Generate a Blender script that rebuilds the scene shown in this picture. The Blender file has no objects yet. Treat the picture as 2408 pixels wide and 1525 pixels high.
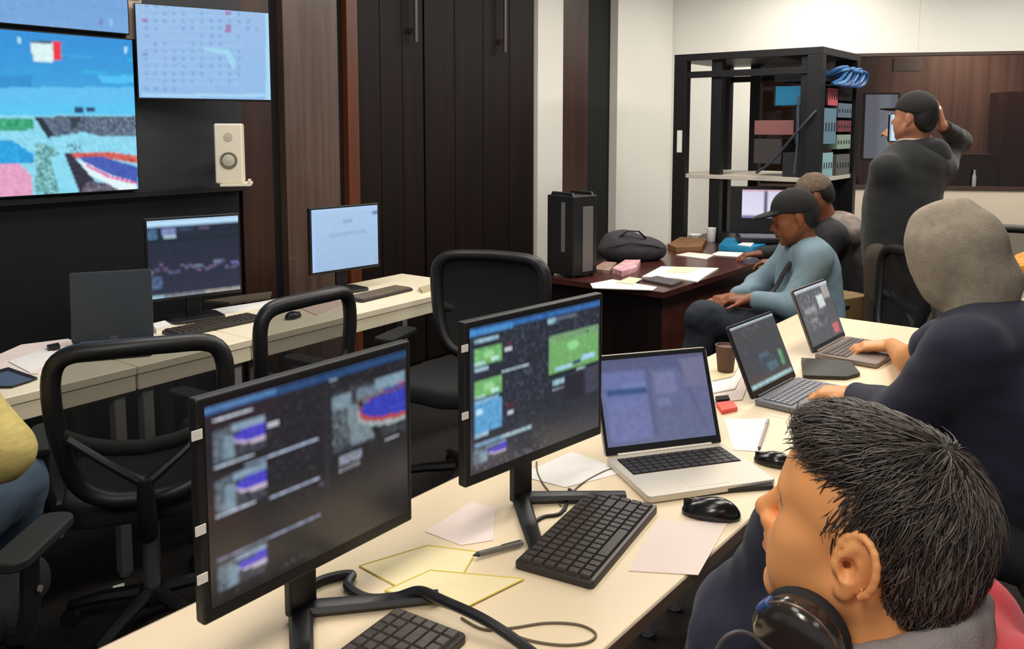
import bpy, bmesh, math, random
import numpy as np
from mathutils import Vector, Matrix

random.seed(7)
S = bpy.context.scene
C = S.collection

# ------------------------------------------------------------------ camera
IMG_W, IMG_H, FOC, PX, PY = 2408.0, 1525.0, 2000.0, 1204.0, 503.0
CAM_Z, PITCH = 1.55, math.radians(5.8)
cam_d = bpy.data.cameras.new('camera')
cam_d.sensor_width = 36.0
cam_d.sensor_fit = 'HORIZONTAL'
cam_d.lens = 36.0 * FOC / IMG_W
cam_d.shift_y = -(IMG_H / 2 - PY) / IMG_W
cam_d.clip_start = 0.05
cam = bpy.data.objects.new('camera', cam_d)
C.objects.link(cam)
cam.location = (0, 0, CAM_Z)
cam.rotation_euler = (math.pi / 2 - PITCH, 0, 0)
S.camera = cam

# ------------------------------------------------------------------ world, exposure, lights
S.view_settings.view_transform = 'Standard'
S.view_settings.look = 'None'
S.view_settings.exposure = 0.0
S.view_settings.gamma = 1.0
S.view_settings.use_curve_mapping = False
w = bpy.data.worlds.new('room_light'); S.world = w
w.use_nodes = True
w.node_tree.nodes['Background'].inputs[0].default_value = (0.93, 0.96, 1.0, 1)
w.node_tree.nodes['Background'].inputs[1].default_value = 0.33

CEIL = 3.0
def ceiling_or_fill_lamp(x, y, sx, sy, e, rz=0.9, col=(1.0, 0.95, 0.87)):
    l = bpy.data.lights.new('ceiling_or_fill_lamp', 'AREA')
    l.shape = 'RECTANGLE'; l.size = sx; l.size_y = sy; l.energy = e; l.color = col
    o = bpy.data.objects.new('ceiling_or_fill_lamp', l); C.objects.link(o)
    o.location = (x, y, CEIL - 0.03); o.rotation_euler = (0, 0, rz)
    return o
ceiling_or_fill_lamp(-0.2, 1.0, 1.6, 0.5, 13)
ceiling_or_fill_lamp(-0.8, -0.6, 1.6, 0.5, 44)  # unseen fill added behind the camera to brighten the near face
ceiling_or_fill_lamp(0.9, -0.9, 1.6, 0.5, 8)  # weaker unseen fill, also added for the near face
ceiling_or_fill_lamp(1.1, 2.6, 1.6, 0.5, 26)
ceiling_or_fill_lamp(-0.75, 3.2, 1.6, 0.5, 30)
ceiling_or_fill_lamp(0.7, 4.9, 1.6, 0.5, 38)
ceiling_or_fill_lamp(2.4, 4.2, 1.6, 0.5, 29)
ceiling_or_fill_lamp(2.4, 6.7, 1.6, 0.5, 44)
ceiling_or_fill_lamp(4.0, 5.8, 1.6, 0.5, 60)

# ------------------------------------------------------------------ measuring helpers
_F = Vector((0, math.cos(PITCH), -math.sin(PITCH)))
_U = Vector((0, math.sin(PITCH), math.cos(PITCH)))
def ray(px, py):
    return _F + Vector((1, 0, 0)) * ((px - PX) / FOC) - _U * ((py - PY) / FOC)
def WZ(px, py, z):
    d = ray(px, py); t = (z - CAM_Z) / d.z
    return Vector((0, 0, CAM_Z)) + d * t
def WY(px, py, y):
    d = ray(px, py); return Vector((0, 0, CAM_Z)) + d * (y / d.y)
def WP(px, py, p, n):
    d = ray(px, py); o = Vector((0, 0, CAM_Z)); p = Vector(p); n = Vector(n)
    return o + d * ((p - o).dot(n) / d.dot(n))
def proj(p):
    q = Vector(p) - Vector((0, 0, CAM_Z)); f = q.dot(_F)
    return (PX + FOC * q.x / f, PY - FOC * q.dot(_U) / f)

def lin(c):
    c = c / 255.0
    return c / 12.92 if c <= 0.04045 else ((c + 0.055) / 1.055) ** 2.4
def rgb(r, g, b): return (lin(r), lin(g), lin(b), 1.0)

# ------------------------------------------------------------------ materials
_mats = {}
def mat(name, col, rough=0.5, metal=0.0, spec=0.5, var=0.0, vscale=20.0, bump=0.0, bscale=80.0, stretch=(1, 1, 1), coat=0.0, alpha=1.0, sss=0.0, sheen=0.0):
    if name in _mats: return _mats[name]
    m = bpy.data.materials.new(name); m.use_nodes = True
    nt = m.node_tree; b = nt.nodes['Principled BSDF']
    b.inputs['Roughness'].default_value = rough
    b.inputs['Metallic'].default_value = metal
    b.inputs['Specular IOR Level'].default_value = spec
    b.inputs['Coat Weight'].default_value = coat
    b.inputs['Coat Roughness'].default_value = 0.12
    b.inputs['Alpha'].default_value = alpha
    b.inputs['Base Color'].default_value = col
    if sss:
        b.inputs['Subsurface Weight'].default_value = sss
        b.inputs['Subsurface Radius'].default_value = (0.012, 0.005, 0.003)
        b.inputs['Subsurface Scale'].default_value = 1.0
    if sheen:
        b.inputs['Sheen Weight'].default_value = sheen
        b.inputs['Sheen Roughness'].default_value = 0.5
    if var or bump:
        tc = nt.nodes.new('ShaderNodeTexCoord'); mp = nt.nodes.new('ShaderNodeMapping')
        mp.inputs['Scale'].default_value = stretch
        nt.links.new(tc.outputs['Object'], mp.inputs['Vector'])
    if var:
        n = nt.nodes.new('ShaderNodeTexNoise'); n.inputs['Scale'].default_value = vscale
        n.inputs['Detail'].default_value = 5
        nt.links.new(mp.outputs[0], n.inputs['Vector'])
        r = nt.nodes.new('ShaderNodeValToRGB')
        r.color_ramp.elements[0].position = 0.3; r.color_ramp.elements[1].position = 0.7
        r.color_ramp.elements[0].color = tuple(c * (1 - var) for c in col[:3]) + (1,)
        r.color_ramp.elements[1].color = tuple(min(1, c * (1 + var)) for c in col[:3]) + (1,)
        nt.links.new(n.outputs[0], r.inputs[0]); nt.links.new(r.outputs[0], b.inputs['Base Color'])
    if bump:
        n2 = nt.nodes.new('ShaderNodeTexNoise'); n2.inputs['Scale'].default_value = bscale
        n2.inputs['Detail'].default_value = 4
        nt.links.new(mp.outputs[0], n2.inputs['Vector'])
        bp = nt.nodes.new('ShaderNodeBump'); bp.inputs['Strength'].default_value = bump
        bp.inputs['Distance'].default_value = 0.01
        nt.links.new(n2.outputs[0], bp.inputs['Height']); nt.links.new(bp.outputs[0], b.inputs['Normal'])
    _mats[name] = m
    return m

def attr_mat(name, rough=0.5, emit=0.0, spec=0.5, sss=0.0, bump=0.0, bscale=200, stretch=(1, 1, 1)):
    """material whose colour comes from the mesh's own 'col' attribute (surface pattern / screen picture)"""
    if name in _mats: return _mats[name]
    m = bpy.data.materials.new(name); m.use_nodes = True
    nt = m.node_tree; b = nt.nodes['Principled BSDF']
    a = nt.nodes.new('ShaderNodeAttribute'); a.attribute_name = 'col'
    b.inputs['Roughness'].default_value = rough
    b.inputs['Specular IOR Level'].default_value = spec
    if emit:
        b.inputs['Base Color'].default_value = (0.012, 0.012, 0.013, 1)
        nt.links.new(a.outputs['Color'], b.inputs['Emission Color'])
        b.inputs['Emission Strength'].default_value = emit
    else:
        nt.links.new(a.outputs['Color'], b.inputs['Base Color'])
    if sss:
        b.inputs['Subsurface Weight'].default_value = sss
        b.inputs['Subsurface Radius'].default_value = (0.012, 0.005, 0.003)
    if bump:
        tc = nt.nodes.new('ShaderNodeTexCoord'); mp = nt.nodes.new('ShaderNodeMapping')
        mp.inputs['Scale'].default_value = stretch
        nt.links.new(tc.outputs['Object'], mp.inputs['Vector'])
        n2 = nt.nodes.new('ShaderNodeTexNoise'); n2.inputs['Scale'].default_value = bscale
        nt.links.new(mp.outputs[0], n2.inputs['Vector'])
        bp = nt.nodes.new('ShaderNodeBump'); bp.inputs['Strength'].default_value = bump
        bp.inputs['Distance'].default_value = 0.004
        nt.links.new(n2.outputs[0], bp.inputs['Height']); nt.links.new(bp.outputs[0], b.inputs['Normal'])
    _mats[name] = m
    return m

def wood(name, c1, c2, rough=0.35, scale=14, coat=0.0, axis=(1, 1, 0.04)):
    if name in _mats: return _mats[name]
    m = bpy.data.materials.new(name); m.use_nodes = True
    nt = m.node_tree; b = nt.nodes['Principled BSDF']
    tc = nt.nodes.new('ShaderNodeTexCoord'); mp = nt.nodes.new('ShaderNodeMapping')
    mp.inputs['Scale'].default_value = axis
    nt.links.new(tc.outputs['Object'], mp.inputs['Vector'])
    n = nt.nodes.new('ShaderNodeTexNoise'); n.inputs['Scale'].default_value = scale
    n.inputs['Detail'].default_value = 8; n.inputs['Roughness'].default_value = 0.65
    nt.links.new(mp.outputs[0], n.inputs['Vector'])
    r = nt.nodes.new('ShaderNodeValToRGB')
    r.color_ramp.elements[0].position = 0.35; r.color_ramp.elements[1].position = 0.68
    r.color_ramp.elements[0].color = c1; r.color_ramp.elements[1].color = c2
    nt.links.new(n.outputs[0], r.inputs[0]); nt.links.new(r.outputs[0], b.inputs['Base Color'])
    b.inputs['Roughness'].default_value = rough
    b.inputs['Coat Weight'].default_value = coat
    bp = nt.nodes.new('ShaderNodeBump'); bp.inputs['Strength'].default_value = 0.08
    bp.inputs['Distance'].default_value = 0.004
    nt.links.new(n.outputs[0], bp.inputs['Height']); nt.links.new(bp.outputs[0], b.inputs['Normal'])
    _mats[name] = m
    return m

M_WALL = mat('cream_paint', rgb(232, 229, 220), 0.6, var=0.03, vscale=1.5)
M_WALL_LOW = mat('beige_paint', rgb(228, 214, 190), 0.6, var=0.03, vscale=1.5)
M_FLOOR = mat('dark_carpet', rgb(36, 31, 28), 0.95, var=0.35, vscale=60, bump=0.4, bscale=300)
M_CEIL = mat('ceiling_tile', rgb(225, 224, 220), 0.8, var=0.02, vscale=3)
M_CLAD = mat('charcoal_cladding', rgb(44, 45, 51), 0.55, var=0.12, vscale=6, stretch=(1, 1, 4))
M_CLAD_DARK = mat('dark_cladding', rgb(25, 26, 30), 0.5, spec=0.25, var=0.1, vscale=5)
M_DWOOD = wood('espresso_wood', rgb(15, 8, 7), rgb(30, 18, 15), 0.55, 16)
M_DWOOD.node_tree.nodes['Principled BSDF'].inputs['Specular IOR Level'].default_value = 0.2
M_MWOOD = wood('walnut_wood', rgb(74, 56, 48), rgb(102, 82, 72), 0.3, 14, 0.35)
M_RWOOD = wood('red_brown_wood', rgb(84, 42, 22), rgb(112, 58, 30), 0.4, 14)
M_BWOOD = wood('dark_brown_wood', rgb(44, 24, 18), rgb(66, 36, 26), 0.4, 14)
M_TABW = wood('mahogany_laminate', rgb(58, 26, 21), rgb(84, 40, 32), 0.28, 10, 0.2, (1, 0.06, 1))
M_BLACKGAP = mat('black_recess', rgb(10, 9, 9), 0.8)
M_TABLE = mat('cream_laminate', rgb(238, 217, 183), 0.42, var=0.035, vscale=5)
M_TABLE_EDGE = mat('grey_brown_edge', rgb(150, 130, 110), 0.5)
M_DESK = mat('ivory_laminate', rgb(246, 234, 205), 0.45, var=0.03, vscale=5)
M_METAL = mat('grey_metal', rgb(140, 141, 144), 0.35, metal=0.8)
M_LEGM = mat('painted_grey_metal', rgb(158, 156, 154), 0.45, metal=0.3)
M_WHITEM = mat('white_metal', rgb(225, 220, 212), 0.5)
M_BLACKP = mat('black_plastic', rgb(26, 26, 28), 0.42, var=0.1, vscale=30)
M_BLACKG = mat('glossy_black_plastic', rgb(20, 20, 21), 0.2)
M_BLACKM = mat('matt_black', rgb(18, 18, 19), 0.75)
M_KEY = mat('dark_keycap', rgb(62, 54, 50), 0.5, var=0.08, vscale=40)
M_KEY2 = mat('worn_keycap', rgb(84, 76, 72), 0.42, var=0.25, vscale=90)
M_KBASE = mat('keyboard_case', rgb(44, 39, 37), 0.5)
M_GREYP = mat('grey_plastic', rgb(110, 106, 104), 0.5)
M_SILVER = mat('silver_aluminium', rgb(214, 205, 190), 0.4, metal=0.25)
M_SILVERD = mat('dark_silver', rgb(125, 112, 104), 0.45, metal=0.3)
M_SLATE = mat('slate_lid', rgb(62, 68, 76), 0.45, metal=0.2)
M_PAPER = mat('white_paper', rgb(246, 242, 236), 0.8, var=0.02, vscale=8)
M_PAPERP = mat('pinkish_paper', rgb(243, 224, 214), 0.8, var=0.02, vscale=8)
M_PAPERY = mat('pale_yellow_paper', rgb(242, 226, 180), 0.8, var=0.03, vscale=8)
M_YELLOW = mat('yellow_line', rgb(226, 206, 96), 0.7)
M_CREAM = mat('cream_plastic', rgb(240, 230, 208), 0.5)
M_MESH = mat('black_mesh', rgb(16, 17, 20), 0.8, alpha=0.64)
M_FABRIC = mat('black_fabric', rgb(24, 24, 27), 0.9, bump=0.3, bscale=400)
M_LIGHTTAB = mat('white_tape', rgb(250, 246, 238), 0.6)

# ------------------------------------------------------------------ mesh builder
class MB:
    def __init__(s): s.v = []; s.f = []
    def add(s, vs, fs, M=None):
        o = len(s.v)
        if M is not None: vs = [M @ Vector(p) for p in vs]
        s.v += [tuple(p) for p in vs]; s.f += [tuple(i + o for i in f) for f in fs]
        return s
    def box(s, x0, x1, y0, y1, z0, z1, M=None):
        v = [(x0, y0, z0), (x1, y0, z0), (x1, y1, z0), (x0, y1, z0), (x0, y0, z1), (x1, y0, z1), (x1, y1, z1), (x0, y1, z1)]
        f = [(0, 3, 2, 1), (4, 5, 6, 7), (0, 1, 5, 4), (1, 2, 6, 5), (2, 3, 7, 6), (3, 0, 4, 7)]
        return s.add(v, f, M)
    def prism(s, poly, z0, z1, M=None, taper=1.0):
        n = len(poly)
        cx = sum(p[0] for p in poly) / n; cy = sum(p[1] for p in poly) / n
        v = [(x, y, z0) for x, y in poly] + [(cx + (x - cx) * taper, cy + (y - cy) * taper, z1) for x, y in poly]
        f = [tuple(range(n - 1, -1, -1)), tuple(range(n, 2 * n))] + [(i, (i + 1) % n, (i + 1) % n + n, i + n) for i in range(n)]
        return s.add(v, f, M)
    def tube(s, pts, r, n=8, M=None, closed=False, flat=1.0, up=None):
        pts = [Vector(p) for p in pts]; m = len(pts)
        rs = r if isinstance(r, (list, tuple)) else [r] * m
        vs = []; prev = Vector(up) if up else None
        for i in range(m):
            if closed: t = pts[(i + 1) % m] - pts[i - 1]
            else: t = pts[min(i + 1, m - 1)] - pts[max(i - 1, 0)]
            t.normalize()
            if prev is None:
                a = Vector((0, 0, 1)) if abs(t.z) < 0.9 else Vector((1, 0, 0))
            else: a = prev
            a = a - t * a.dot(t)
            if a.length < 1e-5: a = t.orthogonal()
            a.normalize(); prev = a if up is None else Vector(up)
            b = t.cross(a)
            for k in range(n):
                th = 2 * math.pi * k / n
                vs.append(pts[i] + a * (math.cos(th) * rs[i] * flat) + b * (math.sin(th) * rs[i]))
        fs = []
        for i in range(m if closed else m - 1):
            j = (i + 1) % m
            for k in range(n):
                l = (k + 1) % n
                fs.append((i * n + k, i * n + l, j * n + l, j * n + k))
        if not closed:
            fs.append(tuple(range(n - 1, -1, -1))); fs.append(tuple((m - 1) * n + k for k in range(n)))
        return s.add(vs, fs, M)
    def lathe(s, prof, n=20, M=None):
        vs = []; fs = []
        for r, z in prof:
            for k in range(n):
                th = 2 * math.pi * k / n; vs.append((r * math.cos(th), r * math.sin(th), z))
        for i in range(len(prof) - 1):
            for k in range(n):
                l = (k + 1) % n; fs.append((i * n + k, i * n + l, (i + 1) * n + l, (i + 1) * n + k))
        fs.append(tuple(range(n - 1, -1, -1))); fs.append(tuple((len(prof) - 1) * n + k for k in range(n)))
        return s.add(vs, fs, M)

def rrect(w, h, r, n=5, cx=0, cy=0):
    out = []
    for sx, sy, a0 in ((1, 1, 0), (-1, 1, 90), (-1, -1, 180), (1, -1, 270)):
        for i in range(n + 1):
            a = math.radians(a0 + 90 * i / n)
            out.append((cx + sx * (w / 2 - r) + r * math.cos(a), cy + sy * (h / 2 - r) + r * math.sin(a)))
    return out

def T(x=0, y=0, z=0): return Matrix.Translation((x, y, z))
def RX(d): return Matrix.Rotation(math.radians(d), 4, 'X')
def RY(d): return Matrix.Rotation(math.radians(d), 4, 'Y')
def RZ(d): return Matrix.Rotation(math.radians(d), 4, 'Z')

def mesh_obj(name, me, m, parent=None):
    if m is not None: me.materials.append(m)
    o = bpy.data.objects.new(name, me); C.objects.link(o)
    if parent is not None: o.parent = parent
    return o
def part(name, mb, m, parent=None, bevel=0.0, smooth=False, seg=2, label=None):
    me = bpy.data.meshes.new(name); me.from_pydata(mb.v, [], mb.f); me.update()
    o = mesh_obj(name, me, m, parent)
    if smooth or bevel:
        for p in me.polygons: p.use_smooth = True
        me.set_sharp_from_angle(angle=math.radians(40))
    if bevel:
        b = o.modifiers.new('bevel', 'BEVEL'); b.width = bevel; b.segments = seg; b.limit_method = 'ANGLE'
        b.harden_normals = True
    if label: o['label'] = label
    return o
def tag(o, label, cat, group=None):
    o['label'] = label; o['category'] = cat
    if group: o['group'] = group
    return o
def thing(name, label, cat, loc=(0, 0, 0), rz=0.0, group=None):
    o = bpy.data.objects.new(name, None); C.objects.link(o)
    o.empty_display_size = 0.05
    o.location = loc; o.rotation_euler = (0, 0, math.radians(rz))
    return tag(o, label, cat, group)
def struct(name, mb, m, bevel=0.0):
    o = part(name, mb, m, None, bevel); o['kind'] = 'structure'; return o
def dup(root, loc, rz, label, group=None):
    def cp(o, par):
        c = o.copy(); C.objects.link(c); c.parent = par
        for ch in list(o.children): cp(ch, c)
        return c
    r = cp(root, None); r.location = loc; r.rotation_euler = (0, 0, math.radians(rz)); r['label'] = label
    if group: r['group'] = group
    return r

# ------------------------------------------------------------------ pictures on screens: a fine grid of coloured cells
class Canvas:
    """u to the right, v down, both 0..1.  'to' optionally turns measured photo points into (u, v)."""
    def __init__(s, nx, ny, bg, to=None, seed=1):
        s.nx, s.ny = nx, ny
        s.a = np.zeros((ny, nx, 3)); s.a[:] = bg
        s.u, s.v = np.meshgrid((np.arange(nx) + .5) / nx, (np.arange(ny) + .5) / ny)
        s.to = to; s.r = np.random.RandomState(seed)
    def q(s, pts): return [s.to(*p) for p in pts] if s.to else list(pts)
    def mask(s, pts):
        pts = s.q(pts); m = np.zeros(s.u.shape, bool); n = len(pts)
        for i in range(n):
            x0, y0 = pts[i]; x1, y1 = pts[(i + 1) % n]
            if y0 == y1: continue
            c = (s.v >= min(y0, y1)) & (s.v < max(y0, y1))
            m ^= c & (s.u < (s.v - y0) / (y1 - y0) * (x1 - x0) + x0)
        return m
    def put(s, m, col, noise=0):
        n = int(m.sum())
        c = np.array(col, float)[None, :] + (s.r.normal(0, noise, (n, 1)) if noise else 0)
        s.a[m] = np.clip(c, 0, 255)
        return s
    def poly(s, pts, col, noise=0): return s.put(s.mask(pts), col, noise)
    def rect(s, x0, y0, x1, y1, col, noise=0):
        return s.put((s.u >= x0) & (s.u < x1) & (s.v >= y0) & (s.v < y1), col, noise)
    def ell(s, x, y, rx, ry, col, noise=0, ang=0):
        ca, sa = math.cos(ang), math.sin(ang)
        du, dv = s.u - x, s.v - y
        return s.put(((du * ca + dv * sa) / rx) ** 2 + ((dv * ca - du * sa) / ry) ** 2 < 1, col, noise)
    def grad(s, x0, y0, x1, y1, ca, cb, noise=0):
        m = (s.u >= x0) & (s.u < x1) & (s.v >= y0) & (s.v < y1)
        t = ((s.v[m] - y0) / (y1 - y0))[:, None]
        s.a[m] = np.clip(np.array(ca) * (1 - t) + np.array(cb) * t + s.r.normal(0, noise or 1e-6, (int(m.sum()), 1)), 0, 255)
        return s
    def specks(s, x0, y0, x1, y1, col, dens, noise=15):
        m = (s.u >= x0) & (s.u < x1) & (s.v >= y0) & (s.v < y1) & (s.r.rand(*s.u.shape) < dens)
        return s.put(m, col, noise)
    def build(s, name, m, parent, M, w, h):
        """flat picture of size w x h: local x right, local z up, facing -y; M places its upper left corner"""
        nx, ny = s.nx, s.ny
        xs, zs = np.linspace(0, w, nx + 1), -np.linspace(0, h, ny + 1)
        vs = np.zeros(((ny + 1) * (nx + 1), 3))
        vs[:, 0] = np.tile(xs, ny + 1); vs[:, 2] = np.repeat(zs, nx + 1)
        Mn = np.array(M); vs = vs @ Mn[:3, :3].T + Mn[:3, 3]
        i = (np.arange(ny)[:, None] * (nx + 1) + np.arange(nx)[None, :]).ravel()
        fs = np.stack([i, i + nx + 1, i + nx + 2, i + 1], 1)
        me = bpy.data.meshes.new(name); me.from_pydata(vs.tolist(), [], fs.tolist())
        c = s.a.reshape(-1, 3) / 255.0
        c = np.where(c <= 0.04045, c / 12.92, ((c + 0.055) / 1.055) ** 2.4)
        g = np.pad(c.reshape(ny, nx, 3), ((1, 1), (1, 1), (0, 0)), mode='edge')
        g = (g[:-1, :-1] + g[1:, :-1] + g[:-1, 1:] + g[1:, 1:]) / 4      # blend neighbouring cells: a soft picture
        rgba = np.ones(((ny + 1) * (nx + 1), 4)); rgba[:, :3] = g.reshape(-1, 3)
        at = me.color_attributes.new('col', 'FLOAT_COLOR', 'POINT'); at.data.foreach_set('color', rgba.ravel().astype(np.float32))
        me.update()
        return mesh_obj(name, me, m, parent)
M_SCREEN = attr_mat('lit_screen', 0.22, 1.0, 0.9)
M_SCREEN_MATT = attr_mat('lit_wall_screen', 0.5, 1.0, 0.3)
M_PRINT = attr_mat('printed_sheet', 0.7)

# ------------------------------------------------------------------ room axes
UA = Vector((0.619, 0.785, 0)).normalized()      # along the long walls and tables
VA = Vector((-UA.y, UA.x, 0))                    # across, towards the video wall
U_DEG = math.degrees(math.atan2(UA.y, UA.x))
# ================================================================== the room
WL0 = Vector((-1.14, 4.85, 0))
def on_wall(px):                                   # distance along the long wall for a measured photo column
    d = ray(px, 300); d.z = 0
    p = Vector((0, 0, 0)); n = VA
    t = (WL0 - p).dot(n) / d.dot(n)
    return (d * t - WL0).dot(UA)
def at_wall(o, off=0.0):
    o.location = WL0 + VA * off; o.rotation_euler = (0, 0, math.radians(U_DEG)); return o
S_END = on_wall(1560)
CORNER = WL0 + UA * S_END
at_wall(struct('wall_left', MB().box(-5.2, S_END + .1, 0.0, 0.15, 0, CEIL), M_BLACKGAP))
_tn = [0]
def strip(px0, px1, proud, m, z0=0.0, z1=CEIL, bevel=0.004):
    _tn[0] += 1
    s0 = on_wall(px0) if px0 is not None else -5.1
    return at_wall(struct('trim_%d' % _tn[0], MB().box(s0, on_wall(px1), -proud, 0.0, z0, z1), m, bevel))
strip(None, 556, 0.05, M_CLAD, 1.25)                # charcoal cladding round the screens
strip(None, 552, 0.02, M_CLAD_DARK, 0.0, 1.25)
strip(558, 632, 0.03, M_BWOOD)
strip(655, 782, 0.06, M_MWOOD)
strip(806, 832, 0.05, M_RWOOD)
strip(1250, 1309, 0.06, M_WALL)
strip(1311, 1375, 0.03, M_BWOOD)
strip(1432, 1560, 0.08, M_WALL)
# thin dark rail below the screens
strip(None, 556, 0.075, M_BLACKP, 1.225, 1.255, 0.003)
# pale post between the two columns of screens
for n, (a, b) in enumerate(((833, 988), (990, 1247))):
    s0, s1 = on_wall(a), on_wall(b)
    d = MB().box(s0 + .004, s1 - .004, -.035, 0.0, 0.02, 2.9)
    k = 3 if n == 0 else 4
    for i in range(1, k):                           # shallow raised battens
        x = s0 + (s1 - s0) * i / k
        d.box(x - .004, x + .004, -.039, -.034, 0.02, 2.9)
    o = at_wall(struct('door_%d' % (n + 1), d, M_DWOOD, 0.003))
    sx = on_wall(958) if n == 0 else on_wall(1166)
    h = MB().tube([(sx, -.085, 2.08), (sx, -.085, 2.75)], .013, 10)
    h.box(sx - .012, sx + .012, -.085, -.034, 2.14, 2.17).box(sx - .012, sx + .012, -.085, -.034, 2.66, 2.69)
    part('door_handle', h, mat('dull_dark_metal', rgb(92, 84, 80), .45, metal=.6), o, smooth=True)

# back wall with the dark glass of the booth
WBDIR = Vector((1, -.2, 0)).normalized(); WB_DEG = math.degrees(math.atan2(WBDIR.y, WBDIR.x))
def on_back(px):
    d = ray(px, 300); d.z = 0
    n = Vector((-WBDIR.y, WBDIR.x, 0)); t = CORNER.dot(n) / d.dot(n)
    return (d * t - CORNER).dot(WBDIR)
def at_back(o): o.location = CORNER; o.rotation_euler = (0, 0, math.radians(WB_DEG)); return o
G0, GZ0, GZ1 = on_back(1772), 1.015, 2.215
BW = 6.5
at_back(struct('wall_back', MB().box(-.1, BW, 0, .14, GZ1, CEIL), M_WALL))
at_back(struct('wall_back_lower', MB().box(G0, BW, 0, .14, 0, GZ0), M_WALL_LOW))
at_back(struct('wall_back_side', MB().box(-.1, G0, 0, .14, 0, GZ1), M_WALL))
jl = MB()
for px in (2150, 2700): jl.box(on_back(px) - .003, on_back(px) + .003, -.002, 0.001, GZ1, CEIL)
at_back(struct('trim_11', jl, M_WALL_LOW))
wf = MB().box(G0, BW, -.015, .05, GZ0 - .02, GZ0 + .012).box(G0, BW, -.012, .05, GZ1 - .03, GZ1 + .0).box(G0 - .0, G0 + .03, -.012, .05, GZ0, GZ1)
win = at_back(struct('window_1', wf, mat('dark_frame', rgb(70, 52, 44), .5), .002))
g = bpy.data.materials.new('tinted_glass'); g.use_nodes = True
nt = g.node_tree; nt.nodes.clear()
out = nt.nodes.new('ShaderNodeOutputMaterial'); mx = nt.nodes.new('ShaderNodeMixShader')
tr = nt.nodes.new('ShaderNodeBsdfTransparent'); tr.inputs[0].default_value = (.62, .58, .56, 1)
gl = nt.nodes.new('ShaderNodeBsdfGlossy'); gl.inputs['Roughness'].default_value = .03
fr = nt.nodes.new('ShaderNodeFresnel'); fr.inputs[0].default_value = 1.5
nt.links.new(fr.outputs[0], mx.inputs[0]); nt.links.new(tr.outputs[0], mx.inputs[1]); nt.links.new(gl.outputs[0], mx.inputs[2])
nt.links.new(mx.outputs[0], out.inputs[0])
part('pane', MB().box(G0 + .02, BW, .02, .028, GZ0, GZ1), g, win)
# booth behind the glass
at_back(struct('wall_booth', MB().box(G0 - .4, BW, 1.3, 1.4, 0, CEIL), wood('booth_wood', rgb(80, 58, 50), rgb(112, 88, 76), .5, 12)))
at_back(struct('floor_booth', MB().box(G0 - .4, BW, .14, 1.4, .7, .72), M_BWOOD))
at_back(struct('ceiling_booth', MB().box(G0 - .4, BW, .14, 1.4, 2.6, 2.65), M_BWOOD))
at_back(struct('wall_booth_side', MB().box(G0 - .42, G0 - .36, .14, 1.4, 0, CEIL), M_BWOOD))
bl = bpy.data.lights.new('booth_lamp', 'AREA'); bl.size = .5; bl.energy = 45; bl.color = (1, .85, .7)
bo = bpy.data.objects.new('booth_lamp', bl); C.objects.link(bo); bo.location = CORNER + WBDIR * 3.0 + Vector((.1, .6, 2.55))

fl = MB().box(-7, 9, -3, 12, -.05, 0); struct('floor', fl, M_FLOOR)
struct('ceiling', MB().box(-7, 9, -3, 12, CEIL, CEIL + .05), M_CEIL)

# things in and on the booth window; panel and boxes added for reflections
def backbox(name, label, cat, px0, px1, py0, py1, off, dep, m, bev=.004):
    n = Vector((-WBDIR.y, WBDIR.x, 0)); P = CORNER + n * off
    a = WP(px0, py1, P, n); b = WP(px1, py0, P, n)
    w_ = (b - a).dot(WBDIR)
    o = part(name, MB().box(0, w_, 0, dep, 0, b.z - a.z), m, None, bev)
    o.location = a; o.rotation_euler = (0, 0, math.radians(WB_DEG))
    return tag(o, label, cat)
M_PALE = attr_mat('pale_reflection', .5, 0.85)
def reflection_panel(px0, px1, py0, py1, off):  # glowing panel added behind the pane as the reflection of a bright screen
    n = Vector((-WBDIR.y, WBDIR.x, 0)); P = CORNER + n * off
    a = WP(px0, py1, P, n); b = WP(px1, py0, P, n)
    t = thing('glass_reflection', 'tall pale blue-white panel added behind the dark glass for a screen reflection beside the standing man', 'panel', a, WB_DEG)
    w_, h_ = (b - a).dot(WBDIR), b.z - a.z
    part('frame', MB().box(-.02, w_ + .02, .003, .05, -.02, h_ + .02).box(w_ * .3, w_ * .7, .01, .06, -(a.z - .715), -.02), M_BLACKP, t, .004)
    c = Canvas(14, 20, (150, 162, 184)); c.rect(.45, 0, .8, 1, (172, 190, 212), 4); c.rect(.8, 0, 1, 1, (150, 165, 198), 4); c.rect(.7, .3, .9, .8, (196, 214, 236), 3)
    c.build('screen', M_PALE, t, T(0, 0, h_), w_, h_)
backbox('dark_reflection_box', 'dark tall box added behind the glass for a dark reflection at the picture edge', 'cabinet', 2346, 2460, 214, 500, .8, .4, M_BWOOD)  # box added to give the pane its dark reflection
backbox('low_dark_box', 'low dark box added behind the glass for a dark shape under the tall one', 'cabinet', 2215, 2342, 362, 500, .7, .4, M_BWOOD)  # second box added for a dark shape low in the pane
reflection_panel(2030, 2112, 222, 372, .9)
backbox('wall_monitor', 'dim grey monitor hung high behind the dark glass', 'monitor', 2100, 2168, 136, 168, .9, .05, mat('dim_grey', rgb(92, 86, 86), .6))
# slim bottle standing on the sill
bt = part('bottle', MB().lathe([(.016, 0), (.017, .01), (.017, .09), (.009, .115), (.009, .14), (.011, .142), (.011, .15)], 14), mat('grey_glass', rgb(150, 155, 150), .2), None, smooth=True)
pb = WP(2290, 434, CORNER + Vector((-WBDIR.y, WBDIR.x, 0)) * -.005, Vector((-WBDIR.y, WBDIR.x, 0)))
bt.location = (pb.x, pb.y, GZ0 + .012)
tag(bt, 'slim grey bottle standing on the sill of the dark window', 'bottle')

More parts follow.
